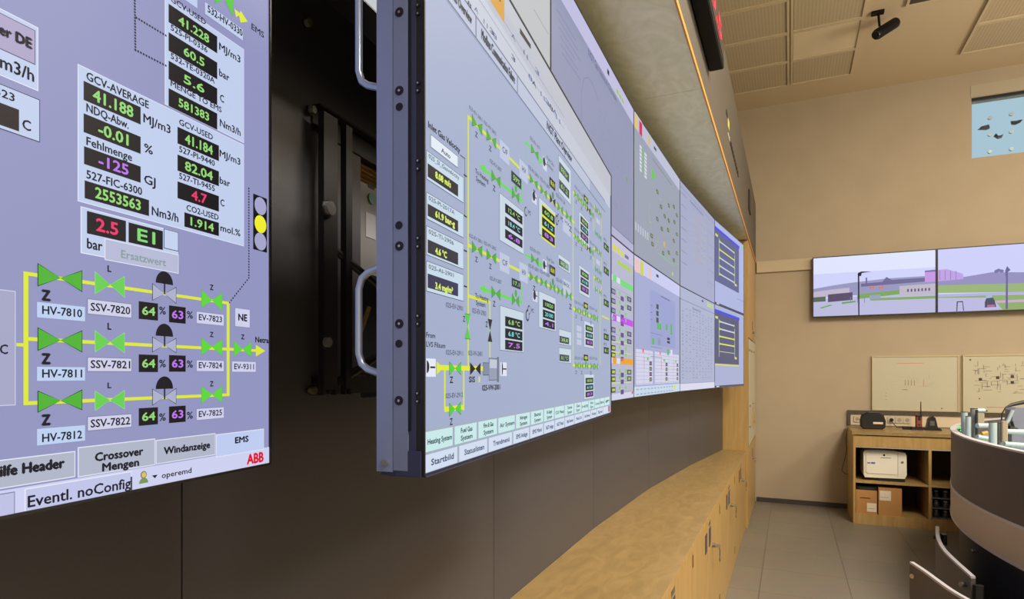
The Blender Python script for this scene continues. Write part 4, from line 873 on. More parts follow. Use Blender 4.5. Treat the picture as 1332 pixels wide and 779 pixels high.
# ------------------------------------------------------------------ LED ticker on the fascia
zl = onX(922, 93.5, XF)[2]; yl = onX(922, 93.5, XF)[1]
pf = onZ(941.8, 90.8, zl); px_ = pf[0]
zt_ = ZC+(HY-40)/F*((-px_*sa)+pf[1]*ca if False else (px_*(-sa)+pf[1]*ca))
led = thing('led_ticker', 'black ticker box with red glowing digits on the fascia', 'display', (XF, 2.6, zl))
MB().cbox((XF+.001, 1.0, zl), (px_, yl, zt_), mat('ticker_black', (8, 8, 9), .6, 0, .2), .006, 'y').build('housing', led)
fr = MB().box((px_, 1.02, zl+.03), (px_+.002, yl-.03, zt_-.02), mat('ticker_glass', (58, 50, 48), .3)).build('front_glass', led)
# digits, read from the room
cvm = MB(); txt_ = '12:47:05  20.5'
vs, fs, wd_ = text_geo(txt_, .02); hh = (zt_-zl)*.42; L_ = (yl-.15)-1.1
cvm.add([(px_+.004, 1.1+x*L_/wd_, zl+(zt_-zl)*.27+z*hh/CAPH) for x, z in vs], fs, emit((255, 60, 80), 1.3)); cvm.build('digits', led, label='red glowing digits')

# ------------------------------------------------------------------ ceiling fittings
def perf_mat():
    m = bpy.data.materials.new('perforated_panel'); m.use_nodes = True; nt = m.node_tree; b = nt.nodes['Principled BSDF']
    tc = nt.nodes.new('ShaderNodeTexCoord'); wv = nt.nodes.new('ShaderNodeTexWave'); wv.inputs['Scale'].default_value = 11; wv.bands_direction = 'X'
    r = nt.nodes.new('ShaderNodeValToRGB'); r.color_ramp.elements[0].color = lin((176, 158, 126)); r.color_ramp.elements[1].color = lin((186, 168, 136)); r.color_ramp.elements[0].position = .3; r.color_ramp.elements[1].position = .7
    nt.links.new(tc.outputs['Object'], wv.inputs['Vector']); nt.links.new(wv.outputs['Color'], r.inputs['Fac']); nt.links.new(r.outputs['Color'], b.inputs['Base Color']); b.inputs['Roughness'].default_value = .8
    return m
MP = perf_mat(); MPW = mat('panel_cream', (216, 198, 162), .7); MFR = mat('ceiling_frame', (196, 178, 144), .6)
def ceil_panel(x0, y0, w_, l_, m, label, group='perforated ceiling panels', name='ceiling_panel'):
    root = thing(name, label, 'ceiling panel', (x0, y0, ZT), 0, group)
    MB().box((.025, .025, -.012), (w_-.025, l_-.025, -.001), m).build('panel', root, local=True)
    f = MB()
    for q in (((0, 0), (w_, .022)), ((0, l_-.022), (w_, l_)), ((0, .022), (.022, l_-.022)), ((w_-.022, .022), (w_, l_-.022))): f.box((q[0][0], q[0][1], -.022), (q[1][0], q[1][1], -.001), MFR)
    f.build('frame', root, local=True)
proto = {}
posn = {0: 'nearest the wall', 1: 'third', 2: 'second', 3: 'top'}
for j, (y0, l_) in enumerate(((7.275, .60), (6.67, .60), (6.065, .60), (5.46, .60), (4.855, .60))):
    for i, x0 in enumerate((-.60, .01)):
        rown = ('in the row nearest the back wall', 'in the second row from the back wall', 'in the third row from the back wall', 'in the fourth row from the back wall', 'in the fifth row from the back wall')[j]
        side = ('left hand perforated ceiling panel, next to the fascia, ', 'perforated ceiling panel right of the centre rib, ')[i]
        if i == 1 and j == 1: ceil_panel(x0, y0, .60, l_, MPW, 'plain bright cream ceiling panel among the perforated ones', None)
        else: ceil_panel(x0, y0, .60, l_, MP, side+rown)
for i, x0 in enumerate((1.55, 2.155)):
    for j, y0 in enumerate((7.265, 6.66)):
        ceil_panel(x0, y0, .60, .60, MP, ('wide perforated ceiling panel at the top right of the photo, ' + ('first' if i == 0 else 'outer') + (' one by the back wall' if j == 0 else ' one further in')))
MB2 = MB().box((.94, 6.2, ZT-.012), (1.35, 6.62, ZT-.001), mat('vent_dark', (60, 52, 46), .6)).box((.92, 6.18, ZT-.02), (1.37, 6.2, ZT-.001), MFR).box((.92, 6.62, ZT-.02), (1.37, 6.64, ZT-.001), MFR).box((.92, 6.2, ZT-.02), (.94, 6.62, ZT-.001), MFR)
tag(MB2.build('ceiling_vent', base=(1.14, 6.4, ZT)), 'dark ceiling vent at the top edge of the photo', 'vent')
sp = thing('spotlight', 'black cylindrical camera spot hanging from the ceiling', 'spotlight', (.72, 6.65, ZT))
pd_ = -.719*sa*1.0+6.65*ca+0.719*0; dep = (.719*(-sa)+6.65*ca)
M0 = atd(1142.5, 15, dep)
MB().cbox((M0[0]-.055, M0[1]-.03, ZT-.022), (M0[0]+.045, M0[1]+.03, ZT), mat('ticker_black', (8, 8, 9), .6, 0, .2), .006, 'z').build('mount_plate', sp)
A = atd(1144, 34, dep); MB().tube([(M0[0], M0[1], ZT-.01), (A[0], A[1], A[2])], .010, mat('ticker_black', (8, 8, 9), .6, 0, .2), 10).build('stem', sp)
A = atd(1139.5, 45.5, dep-.05); B = atd(1165.5, 29, dep+.03)
def lerp(A, B, t): return tuple(A[i]+(B[i]-A[i])*t for i in range(3))
MB().tube([A, lerp(A, B, .06), lerp(A, B, .95), B], [.040, .046, .046, .038], mat('ticker_black', (8, 8, 9), .6, 0, .2), 20).build('body', sp)
MB().tube([lerp(A, B, -.03), A], [.034, .038], mat('lens_dark', (30, 30, 34), .2), 20).build('lens', sp)

# ------------------------------------------------------------------ wall displays with the yard picture
def yard1(c):
    c.poly([(1040, 290), (1240, 290), (1240, 372), (1040, 372)], (206, 210, 250), 0); c.poly([(1040, 290), (1240, 290), (1240, 346), (1040, 358)], (222, 228, 252), .5)
    c.poly([(1057, 376), (1085, 371), (1105, 368), (1155, 362), (1219, 358), (1219, 380), (1057, 386)], (150, 150, 190), 1)
    c.poly([(1057, 390), (1219, 378), (1219, 408), (1057, 414)], (186, 186, 222), 2)
    c.poly([(1057, 380), (1078, 377), (1105, 374), (1105, 384), (1057, 388)], (190, 182, 206), 2.5); c.poly([(1077, 383), (1109, 380), (1109, 390), (1077, 393)], (86, 74, 104), 3); c.poly([(1057, 387), (1074, 385.5), (1074, 392), (1057, 393)], (86, 104, 84), 3)
    c.poly([(1115, 383), (1219, 372), (1219, 377), (1115, 389)], (120, 166, 90), 3); c.poly([(1067, 400), (1080, 396), (1083, 397), (1068, 401.5)], (120, 170, 80), 3.5)
    c.poly([(1095, 393), (1113, 391), (1113, 393), (1095, 395.5)], (110, 160, 90), 3.5)
    c.poly([(1132, 388), (1219, 384.5), (1219, 388), (1132, 391)], (130, 168, 96), 3.2)
    c.poly([(1170, 372), (1217, 368.5), (1217, 382.5), (1170, 384)], (190, 182, 200), 4)
    for i in range(7): u = 1180+i*4.6; c.poly([(u, 376-(i*.25)), (u+2.2, 375.8-(i*.25)), (u+2.2, 379.5-(i*.25)), (u, 379.7-(i*.25))], (92, 84, 112), 5)
    c.poly([(1120, 369), (1148, 366.5), (1153, 360), (1160, 364), (1205, 361), (1217, 361), (1217, 365), (1120, 373)], (108, 104, 150), 3.4)
    for u, v in ((1131, 374.5), (1134.5, 374), (1143, 374.2), (1146.5, 373.6)): c.poly([(u, v-1.5), (u+3, v-1.5), (u+3, v+1), (u, v+1)], (230, 110, 90), 4)
    c.poly([(1203, 352), (1218, 351), (1218, 366), (1203, 367)], (196, 150, 226), 4); c.poly([(1203, 352), (1218, 350.5), (1218, 353), (1203, 354)], (120, 110, 170), 4.5)
    for i in range(3): u = 1106+i*9; c.poly([(u, 386), (u+.8, 386), (u+.8, 394), (u, 394)], (130, 130, 160), 4)
    c.poly([(1126, 361), (1128, 361), (1128, 369), (1126, 369)], (110, 104, 150), 4)
    c.poly([(1131, 384), (1145, 383), (1145, 388.5), (1131, 389)], (150, 160, 190), 4.4)
    c.poly([(1115.8, 356), (1117.8, 356), (1118, 411), (1116.4, 411)], (30, 28, 50), 6); c.poly([(1116, 355), (1120.5, 353), (1134, 353.2), (1121, 355), (1120, 359), (1116, 359)], (30, 28, 50), 6)
def yard2(c):
    c.poly([(1219, 290), (1450, 290), (1450, 385), (1219, 385)], (204, 206, 250), 0)
    c.poly([(1219, 362), (1255, 360), (1290, 354), (1340, 354), (1340, 370), (1219, 372)], (146, 142, 190), 1); c.poly([(1219, 351), (1232, 350), (1253, 356), (1253, 363), (1219, 366)], (190, 160, 226), 2)
    for u in (1222, 1229, 1236, 1243): c.poly([(u, 352), (u+.9, 352), (u+.9, 364), (u, 364)], (146, 120, 190), 3)
    c.poly([(1219, 371), (1450, 364), (1450, 377), (1219, 381)], (150, 178, 118), 3); c.poly([(1219, 383), (1450, 375), (1450, 378), (1219, 386.5)], (178, 176, 226), 4); c.poly([(1219, 386), (1450, 379), (1450, 402), (1219, 408)], (142, 172, 108), 3.6)
    c.poly([(1219, 387.5), (1284, 387), (1294, 391), (1304, 402.5), (1219, 407)], (186, 184, 224), 5); c.poly([(1294, 391), (1450, 384), (1450, 388), (1298, 394)], (200, 170, 204), 5)
    c.poly([(1281, 393), (1284, 385), (1290, 384), (1294, 391), (1296, 399), (1281, 400)], (76, 76, 100), 6); c.poly([(1282, 384), (1290, 382), (1291, 387), (1283, 388)], (160, 186, 214), 7); c.poly([(1284, 396.5), (1294, 396), (1294, 399), (1284, 399.5)], (176, 110, 150), 7)
    c.poly([(1244.5, 392), (1252.5, 391.5), (1254, 404), (1252.8, 404), (1251.8, 393), (1246, 393), (1245.2, 405), (1244, 405)], (60, 60, 80), 6)
    c.poly([(1307.5, 352), (1310, 346), (1314.5, 351), (1311, 354), (1311, 402), (1308, 402), (1308.6, 363)], (104, 100, 150), 6)
    for u, v in ((1296, 353), (1299, 351.5), (1303, 352.5)): c.circ(u, v, .018, (120, 116, 166), 3)
TVY = YB-.09
tp0 = onY(1056.8, 413, TVY); tw = onY(1218.3, 406.5, TVY)[0]-tp0[0]
for k, (fn, lb) in enumerate(((yard1, 'left wall monitor showing a yard with a dark lamp post'), (yard2, 'right wall monitor showing green lawn and a parked truck'))):
    display(0, 0, lb, (206, 210, 250), fn, P=(tp0[0]+k*(tw+.002), TVY), direction=(1, 0), group='monitors on the back wall', name='wall_monitor', wdt=tw, hgt=.70, zb=tp0[2], cat='monitor', depth=.06, e=.011,
            parts=lambda root, c: MB().box((.3, .06, .2), (.9, .089, .5), M_BLK).build('wall_bracket', root, local=True))

# ------------------------------------------------------------------ whiteboards, duct, sideboard and what stands on it
import random
def board(x0, x1, z0, z1, label, seed, dense):
    root = thing('framed_plan', label, 'plan board', (x0, YB, z0), 0, 'framed plans on the back wall'); w_, h_ = x1-x0, z1-z0
    f = MB()
    for q in (((0, 0), (w_, .012)), ((0, h_-.012), (w_, h_)), ((0, .012), (.012, h_-.012)), ((w_-.012, .012), (w_, h_-.012))): f.box((q[0][0], -.028, q[0][1]), (q[1][0], -.001, q[1][1]), mat('frame_beige', (190, 176, 140), .4, .3))
    f.build('frame', root, local=True)
    rnd = random.Random(seed); p = MB().box((.012, -.02, .012), (w_-.012, -.002, h_-.012), mat('plan_paper', (186, 182, 160), .25))
    p.build('sheet', root, local=True); pr = MB(); ink = mat('plan_ink', (96, 86, 84), .6); red = mat('plan_red', (196, 112, 96), .6)
    def r(xa, za, xb, zb_, m): pr.box((xa*w_, -.0206, za*h_), (xb*w_, -.0201, zb_*h_), m)
    if dense == 0:
        r(.30, .86, .60, .868, red); r(.36, .38, .42, .39, ink)
        for i in range(4): r(.39+.035*i, .46, .397+.035*i, .56, mat('plan_brown', (150, 110, 100), .6))
        r(.60, .45, .606, .57, red); r(.60, .45, .66, .456, red)
        for i in range(34):
            x = .22+rnd.random()*.5; z = .38+rnd.random()*.26
            if rnd.random() < .6: r(x, z, x+.02+.05*rnd.random(), z+.004, mat('plan_faint', (166, 158, 140), .6))
            else: r(x, z, x+.003, z+.03+.05*rnd.random(), mat('plan_faint', (166, 158, 140), .6))
        for i in range(3): r(.16, .2+.06*i, .18, .205+.06*i, ink)
        r(.8, .045, .815, .07, ink)
    else:
        for i in range(90):
            x = .10+rnd.random()*.8; z = .33+rnd.random()*.5
            if rnd.random() < .6: r(x, z, x+.02+.07*rnd.random(), z+.006, ink)
            else: r(x, z, x+.005, z+.03+.08*rnd.random(), ink)
        for x, z in ((.17, .55), (.35, .58), (.5, .5), (.5, .6), (.66, .48), (.66, .58), (.64, .75)): r(x, z, x+.035, z+.05, mat('plan_ink_dark', (60, 50, 50), .6))
        r(.25, .09, .8, .1, red); r(.07, .9, .09, .93, ink); r(.17, .23, .185, .25, ink)
    pr.build('drawing', root, local=True)
board(.842, 1.652, 1.142, 1.756, 'framed plan with faint thin drawing, left of the two on the back wall', 2, 0)
board(1.682, 2.50, 1.142, 1.758, 'framed plan with dense dark drawing, right of the two on the back wall', 7, 1)
du = MB(); du.box((.60, YB-.035, 1.10), (2.9, YB-.002, 1.138), M_DUCT); du.box((.60, YB-.035, .97), (.632, YB-.002, 1.10), M_DUCT); du.box((.632, YB-.012, .97), (2.9, YB-.002, 1.10), mat('duct_back', (206, 190, 164), .7))
dut = thing('cable_duct', 'dark edged cable duct along the wall above the sideboard', 'cable duct', (.60, YB, .97)); 
MB().box((.60, YB-.035, 1.10), (2.9, YB-.002, 1.138), M_DUCT).box((.60, YB-.035, .97), (.632, YB-.002, 1.10), M_DUCT).build('cover', dut)
MB().box((.632, YB-.012, .97), (2.9, YB-.002, 1.10), mat('duct_back', (206, 190, 164), .7)).build('back_plate', dut)
for x, lb in ((.70, 'white socket left of the black radio'), (1.03, 'white socket with a black plug in it, right of the radio'), (1.105, 'white socket right of the one with the black plug'), (1.18, 'white socket just left of the walkie talkie')):
    s_ = thing('wall_socket', lb, 'socket', (x, YB-.012, 1.04), 0, 'sockets in the cable duct')
    MB().cbox((-.036, -.012, -.036), (.036, 0, .036), mat('socket_cream', (186, 176, 156), .5), .006, 'y').build('plate', s_, local=True); MB().tube([(0, -.0135, 0), (0, -.012, 0)], .02, mat('socket_shade', (150, 140, 120), .5), 16).build('outlet', s_, local=True)

SX0, SX1, SY0 = .598, 1.90, 7.62
sb = thing('sideboard', 'open beech sideboard against the back wall holding printer and boxes', 'sideboard', (SX0, SY0, 0))
MB().prism([(SX0-.012, SY0-.015), (SX1, SY0-.015), (SX1, YB-.04), (SX0-.012, YB-.04)], .925, .958, M_WOOD).build('top', sb)
MB().box((SX0+.002, SY0, .80), (SX1-.002, SY0+.02, .915), M_WOODV).build('front_rail', sb)
MB().box((SX0+.022, SY0+.0, .792), (SX1-.02, SY0+.014, .798), M_ALU).build('shutter_rail', sb, label='silver rail above the openings')
MB().box((SX0, SY0+.001, 0), (SX0+.021, YB-.045, .924), M_WOODV).build('side_panel', sb)
MB().box((SX1-.02, SY0+.001, 0), (SX1-.001, YB-.045, .924), M_WOODV).build('side_panel', sb)
MB().box((SX0+.022, SY0+.002, 0), (SX1-.022, SY0+.02, .105), M_WOODV).box((SX0+.022, SY0+.02, .09), (SX1-.022, YB-.07, .105), M_WOODV).build('plinth', sb)
MB().box((1.249, SY0+.002, .106), (1.274, YB-.07, .79), M_WOODV).build('divider', sb)
MB().box((SX0+.022, SY0+.006, .424), (1.248, YB-.07, .444), M_WOODV).build('shelf', sb); MB().box((1.275, SY0+.006, .424), (SX1-.022, YB-.07, .444), M_WOODV).build('shelf', sb)
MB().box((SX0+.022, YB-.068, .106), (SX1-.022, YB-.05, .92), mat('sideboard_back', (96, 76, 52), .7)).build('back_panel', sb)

# printer
PX0, PX1, PY = .70, 1.075, 7.70
pr = thing('printer', 'white laser printer in the upper opening of the sideboard', 'printer', (PX0, PY, .445))
prof = [(PX0+.01, .475), (PX0, .50), (PX0-.003, .735), (PX0+.012, .76), (PX0+.14, .768), (PX1-.11, .764), (PX1-.01, .745), (PX1, .72), (PX1+.003, .52), (PX1-.015, .48)]
nn = len(prof); m_ = MB(); m_.add([(x, PY+(.0 if i % 1 == 0 else 0), z) for i, (x, z) in enumerate(prof)]+[(x, PY+.38, z) for x, z in prof], [tuple(range(nn-1, -1, -1)), tuple(range(nn, 2*nn))][::1]+[(i, (i+1) % nn, (i+1) % nn+nn, i+nn) for i in range(nn)], M_WHITE)
m_.build('body', pr)
MB().box((PX0+.13, PY+.01, .446), (PX1-.01, PY+.36, .478), M_BLK).box((PX0+.02, PY+.03, .446), (PX0+.13, PY+.36, .472), M_BLK).build('base', pr, label='black base')
MB().cbox((PX0+.02, PY-.006, .52), (PX1-.085, PY, .735), mat('printer_front', (228, 224, 208), .45), .012, 'y').build('front_cover', pr)
MB().box((PX1-.075, PY-.003, .50), (PX1-.073, PY, .75), M_GREY).build('seam', pr)
MB().tube([(PX1-.035, PY-.004, .65), (PX1-.035, PY, .65)], .012, M_GREY, 14).build('button', pr)
MB().tube([(PX0+.18, PY-.008, .715), (PX0+.18, PY-.005, .715)], .010, M_BLK, 14).build('emblem', pr)
m_ = MB(); m_.box((PX0+.03, PY-.0075, .622), (PX0+.06, PY-.006, .634), M_GREY); m_.box((PX0+.065, PY-.0075, .62), (PX0+.10, PY-.006, .637), mat('logo_blue', (70, 100, 170), .5)); m_.box((PX0+.15, PY-.0075, .685), (PX0+.24, PY-.006, .691), M_GREY); m_.build('lettering', pr)

# cardboard boxes
def carton(x0, x1, y0, y1, z0, z1, label, paper):
    root = thing('cardboard_box', label, 'box', (x0, y0, z0), 0, 'cardboard boxes in the sideboard'); w_, d_, h_ = x1-x0, y1-y0, z1-z0
    MB().cbox((0, 0, 0), (w_, d_, h_), M_CARD, .003, 'z').build('body', root, local=True)
    MB().box((paper[0], -.001, paper[1]), (paper[2], 0, paper[3]), M_PAPER).box((paper[0]+.01, -.0015, paper[1]+.03), (paper[2]-.02, -.001, paper[1]+.034), M_GREY).build('paper_label', root, local=True)
    MB().box((.004, d_*.46, h_), (w_-.004, d_*.54, h_+.001), mat('tape', (190, 150, 96), .3)).build('tape', root, local=True)
    return root
c1 = carton(.624, .815, 7.66, 8.0, .1055, .345, 'cardboard box with printed lettering, left one on the lower shelf', (.10, .02, .185, .11))
MB().box((.04, -.001, .155), (.13, 0, .163), M_BLK).build('lettering', c1, local=True)
c2 = carton(.824, 1.028, 7.64, 8.0, .1055, .385, 'taller cardboard box right of the lettered one on the lower shelf', (.01, .15, .11, .25))
tag(MB().cbox((.63, 7.68, .346), (.83-.012, 7.98, .384), M_BLK, .006, 'z').box((.66, 7.676, .356), (.79, 7.68, .37), M_BASEB).build('black_tray', base=(.63, 7.68, .346)), 'flat black tray on top of the left cardboard box', 'tray')
# rack of small tins in the right opening
rk = thing('tin_rack', 'wire rack in the lower right opening of the sideboard', 'rack', (1.29, 7.68, .106))
m_ = MB()
for z in (.107, .205, .305): m_.box((1.285, 7.68, z), (1.70, 7.9, z+.006), M_GREY)
m_.build('shelf', rk)
m_ = MB()
for x in (1.285, 1.70): 
    for y in (7.68, 7.894): m_.box((x, y, .107), (x+.006, y+.006, .40), M_GREY)
m_.build('post', rk)
proto_t = None
for lv, z in enumerate((.1135, .2115, .3115)):
    for i in range(3):
        lb = 'small dark tin on the %s level of the rack, %s from the left' % (('lowest', 'middle', 'top')[lv], ('first', 'second', 'third')[i])
        if proto_t is None:
            proto_t = thing('tin', lb, 'tin', (1.33, 7.74, z), 0, 'tins in the rack')
            MB().tube([(0, 0, 0), (0, 0, .052), (0, 0, .056)], [.03, .03, .024], mat('tin_dark', (50, 46, 44), .4), 14).build('can', proto_t, local=True)
            MB().tube([(0, 0, .056), (0, 0, .07)], .017, M_PAPER, 12).build('cap', proto_t, local=True)
        else: dup(proto_t, (1.33+.078*i, 7.74, z), lb, 'tins in the rack')

# radio, walkie talkie, charger, plugs, hanging cable
ZS = .959
ra = thing('radio', 'round black radio with a small white label on the sideboard', 'radio', (.82, 8.05, ZS))
X0, X1 = onY(1119, 554, 8.0)[0], onY(1152, 554, 8.0)[0]
prof = [(X0+.03, 0), (X1-.03, 0), (X1-.005, .02), (X1, .09), (X1-.02, .155), (X1-.07, .178), (X0+.06, .178), (X0+.018, .155), (X0, .09), (X0+.005, .02)]; nn = len(prof)
rings = [(7.97, .92), (7.98, 1.0), (8.09, 1.0), (8.11, .9)]; m_ = MB(); xc = (X0+X1)/2
vs = [((x-xc)*k+xc, y, ZS+(z-.08)*k+.08 if k == 1 else ZS+max(0, (z-.08)*k+.08)) for y, k in rings for x, z in prof]
m_.add(vs, [tuple(range(nn-1, -1, -1)), tuple(range(3*nn, 4*nn))]+[(r_*nn+i, r_*nn+(i+1) % nn, (r_+1)*nn+(i+1) % nn, (r_+1)*nn+i) for r_ in range(3) for i in range(nn)], M_BLK); m_.build('body', ra)
MB().box((xc+.0, 7.966, ZS+.055), (xc+.09, 7.9695, ZS+.078), M_PAPER).box((xc+.0, 7.9655, ZS+.053), (xc+.09, 7.969, ZS+.058), M_RED).build('name_label', ra, label='white and red label')
MB().tube([(xc-.05, 8.04, ZS+.178), (xc-.05, 8.04, ZS+.184)], .012, M_BASEB, 12).build('knob', ra)
wk = thing('walkie_talkie', 'black and red walkie talkie standing in a charger on the sideboard', 'walkie talkie', (onY(1194, 553, 8.1)[0], 8.1, ZS)); WX = wk.location[0]
MB().cbox((WX-.06, 8.06, ZS), (WX+.05, 8.15, ZS+.028), M_BLK, .008, 'y').build('charger_base', wk)
MB().cbox((WX-.022, 8.085, ZS+.028), (WX+.036, 8.12, ZS+.155), M_BLK, .008, 'z').build('body', wk)
MB().box((WX-.014, 8.083, ZS+.035), (WX-.006, 8.0849, ZS+.135), M_RED).box((WX+.022, 8.083, ZS+.035), (WX+.030, 8.0849, ZS+.135), M_RED).box((WX-.006, 8.083, ZS+.035), (WX+.022, 8.0849, ZS+.045), M_RED).build('red_trim', wk, label='red trim')
MB().box((WX-.004, 8.083, ZS+.06), (WX+.02, 8.0849, ZS+.10), mat('keypad_grey', (90, 86, 84), .5)).build('keypad', wk)
MB().tube([(WX+.026, 8.10, ZS+.155), (WX+.026, 8.10, ZS+.25), (WX+.026, 8.10, ZS+.30)], [.006, .005, .004], M_BLK, 10).build('antenna', wk)
MB().tube([(WX-.012, 8.10, ZS+.155), (WX-.012, 8.10, ZS+.172)], .006, M_RED, 10).build('knob', wk)
ch = thing('charging_cradle', 'black charging cradle right of the walkie talkie', 'charger', (WX+.12, 8.1, ZS)); X_ = WX+.12
m_ = MB(); pf_ = [(X_-.055, 0), (X_+.085, 0), (X_+.08, .02), (X_+.05, .03), (X_+.03, .13), (X_+.005, .155), (X_-.03, .12), (X_-.045, .03), (X_-.055, .02)]; nn = len(pf_)
m_.add([(x, 8.06, ZS+z) for x, z in pf_]+[(x, 8.16, ZS+z) for x, z in pf_], [tuple(range(nn-1, -1, -1)), tuple(range(nn, 2*nn))]+[(i, (i+1) % nn, (i+1) % nn+nn, i+nn) for i in range(nn)], M_BLK); m_.build('body', ch)
MB().box((X_-.02, 8.058, ZS+.05), (X_+.02, 8.0595, ZS+.10), mat('keypad_grey', (90, 86, 84), .5)).build('display', ch)
pa = thing('power_adapter', 'black power adapter with a lead lying between radio and walkie talkie', 'adapter', (1.13, 8.2, ZS))
MB().cbox((1.10, 8.10, ZS), (1.18, 8.17, ZS+.03), M_BLK, .006, 'x').build('block', pa)
MB().tube([(1.10, 8.13, ZS+.02), (1.06, 8.2, ZS+.01), (1.03, 8.3, ZS+.05), (1.03, YB-.05, 1.04)], .004, M_BLK, 8).build('lead', pa)
MB().tube([(1.03, YB-.055, 1.04), (1.03, YB-.028, 1.04)], .018, M_BLK, 12).build('plug', pa)
hc = MB().tube([onY(1103, 556, 8.0), onY(1100.5, 570, 8.0), onY(1101.5, 585, 8.0), onY(1098, 600, 8.0), onY(1095, 612, 8.0), onY(1099, 616, 8.0), onY(1103.5, 617, 8.0)], .004, mat('cable_dark', (70, 60, 50), .6), 8)
tag(hc.build('hanging_cable', base=(.57, 8.0, .7)), 'thin dark cable hanging down the left side of the sideboard', 'cable')

# ------------------------------------------------------------------ curved console
CC = (5.081, 4.981); R = 4.075; A0, A1 = 136, 262
cs = thing('control_console', 'large curved grey control console with taupe band and silver trims', 'console', (1.1, 5.0, 0))
MB().arc(CC, R-.03, R, .762, 1.140, A0, A1, M_CONS, 120).build('upper_panel', cs, label='dark grey curved upper panel')
MB().arc(CC, R-.034, R+.004, 1.140, 1.1507, A0, A1, M_ALU, 120).build('rim_trim', cs, label='silver rim')
MB().arc(CC, R-.03, R+.004, .745, .762, A0, A1, M_ALU, 120).build('trim', cs, label='silver strip'); MB().arc(CC, R-.03, R+.002, .552, .745, A0, A1, M_BAND, 120).build('band', cs, label='taupe curved band')
MB().arc(CC, R-.03, R+.004, .536, .552, A0, A1, M_ALU, 120).build('trim', cs, label='silver strip')
MB().arc(CC, R-.11, R-.05, 0, .536, A0, A1, M_BASE, 120).build('base', cs, label='near black curved base')
MB().arc(CC, R-.75, R-.03, 1.0, 1.03, A0, A1, mat('console_inner_top', (150, 170, 168), .5), 120).build('inner_shelf', cs)
for u, v in ((1268, 716), (1244, 709), (1243, 718)):
    r_ = ray(u, v); bx, by = r_[0], r_[1]; aa = bx*bx+by*by; bq = -2*(bx*CC[0]+by*CC[1]); cq = CC[0]**2+CC[1]**2-(R-.05)**2; disc = bq*bq-4*aa*cq
    if disc < 0: continue
    t_ = (-bq-math.sqrt(disc))/(2*aa); p = (bx*t_, by*t_, ZC+r_[2]*t_); nx, ny = (p[0]-CC[0])/R, (p[1]-CC[1])/R
    MB().tube([p, (p[0]+nx*.015, p[1]+ny*.015, p[2])], .010, M_STEEL, 12).build('catch', cs)
def cdoor(px, label, th=.02, z=.50):
    q = [onZ(u, v, z) for u, v in px]; root = thing('console_door', label, 'door', (q[0][0], q[0][1], 0), 0, 'open console doors')
    fine = []
    for i in range(len(q)-1):
        p0, p1, p2, p3 = q[max(0, i-1)], q[i], q[i+1], q[min(len(q)-1, i+2)]
        for k in range(6):
            t_ = k/6; fine.append(tuple(.5*((2*p1[j])+(-p0[j]+p2[j])*t_+(2*p0[j]-5*p1[j]+4*p2[j]-p3[j])*t_*t_+(-p0[j]+3*p1[j]-3*p2[j]+p3[j])*t_**3) for j in range(2)))
    fine.append(q[-1][:2]); N = len(fine); off = []
    for i in range(N):
        a_, b_ = fine[max(0, i-1)], fine[min(N-1, i+1)]; n_ = normal(a_, b_); off.append((fine[i][0]-n_[0]*th, fine[i][1]-n_[1]*th))
    poly = fine+off[::-1]
    def strip(z0, z1, m, nm, e=0, lb=None):
        mb = MB(); vs = [(x, y, z0) for x, y in fine]+[(x, y, z1) for x, y in fine]+[(x, y, z0) for x, y in off]+[(x, y, z1) for x, y in off]; fs = []
        for i in range(N-1): fs += [(i, i+1, N+i+1, N+i), (2*N+i, 3*N+i, 3*N+i+1, 2*N+i+1), (N+i, N+i+1, 3*N+i+1, 3*N+i), (i, 2*N+i, 2*N+i+1, i+1)]
        fs += [(0, N, 3*N, 2*N), (N-1, 3*N-1, 4*N-1, 2*N-1)]
        return mb.add(vs, fs, m).build(nm, root, label=lb)
    strip(.05, z-.012, M_CONS, 'panel'); strip(z-.012, z, M_ALU, 'edge', lb='silver top edge')
    return root, fine
d1, f1 = cdoor([(1221.4, 684.6), (1222.8, 698.9), (1230, 713), (1244, 727.4), (1269, 749.7)], 'open curved console door, smaller one close to the console base')
p = f1[-1]; MB().cbox((p[0]-.01, p[1]-.03, .34), (p[0]+.03, p[1]+.0, .46), M_BLK, .005, 'z').build('hinge', d1)
p = onZ(1257, 755, .47); MB().tube([(f1[-3][0]-.005, f1[-3][1], .43), (f1[-3][0]-.045, f1[-3][1]-.02, .43)], .014, M_STEEL, 14).build('knob', d1)
MB().tube([(f1[1][0]-.005, f1[1][1], .43), (f1[1][0]-.035, f1[1][1], .43)], .012, M_BASEB, 14).build('knob', d1); MB().cbox((f1[2][0]+.012, f1[2][1]-.03, .40), (f1[2][0]+.04, f1[2][1]+.03, .47), M_BLK, .004, 'z').build('hinge', d1)
d2, f2 = cdoor([(1188.5, 730.5), (1206.8, 742.6), (1224.6, 755.5), (1242, 767.6), (1265.6, 781), (1300, 800)], 'open console door in front, cut off by the bottom edge')
MB().tube([(f2[1][0]-.0, f2[1][1]-.005, .43), (f2[1][0]-.02, f2[1][1]-.03, .43)], .013, M_STEEL, 14).build('knob', d2)

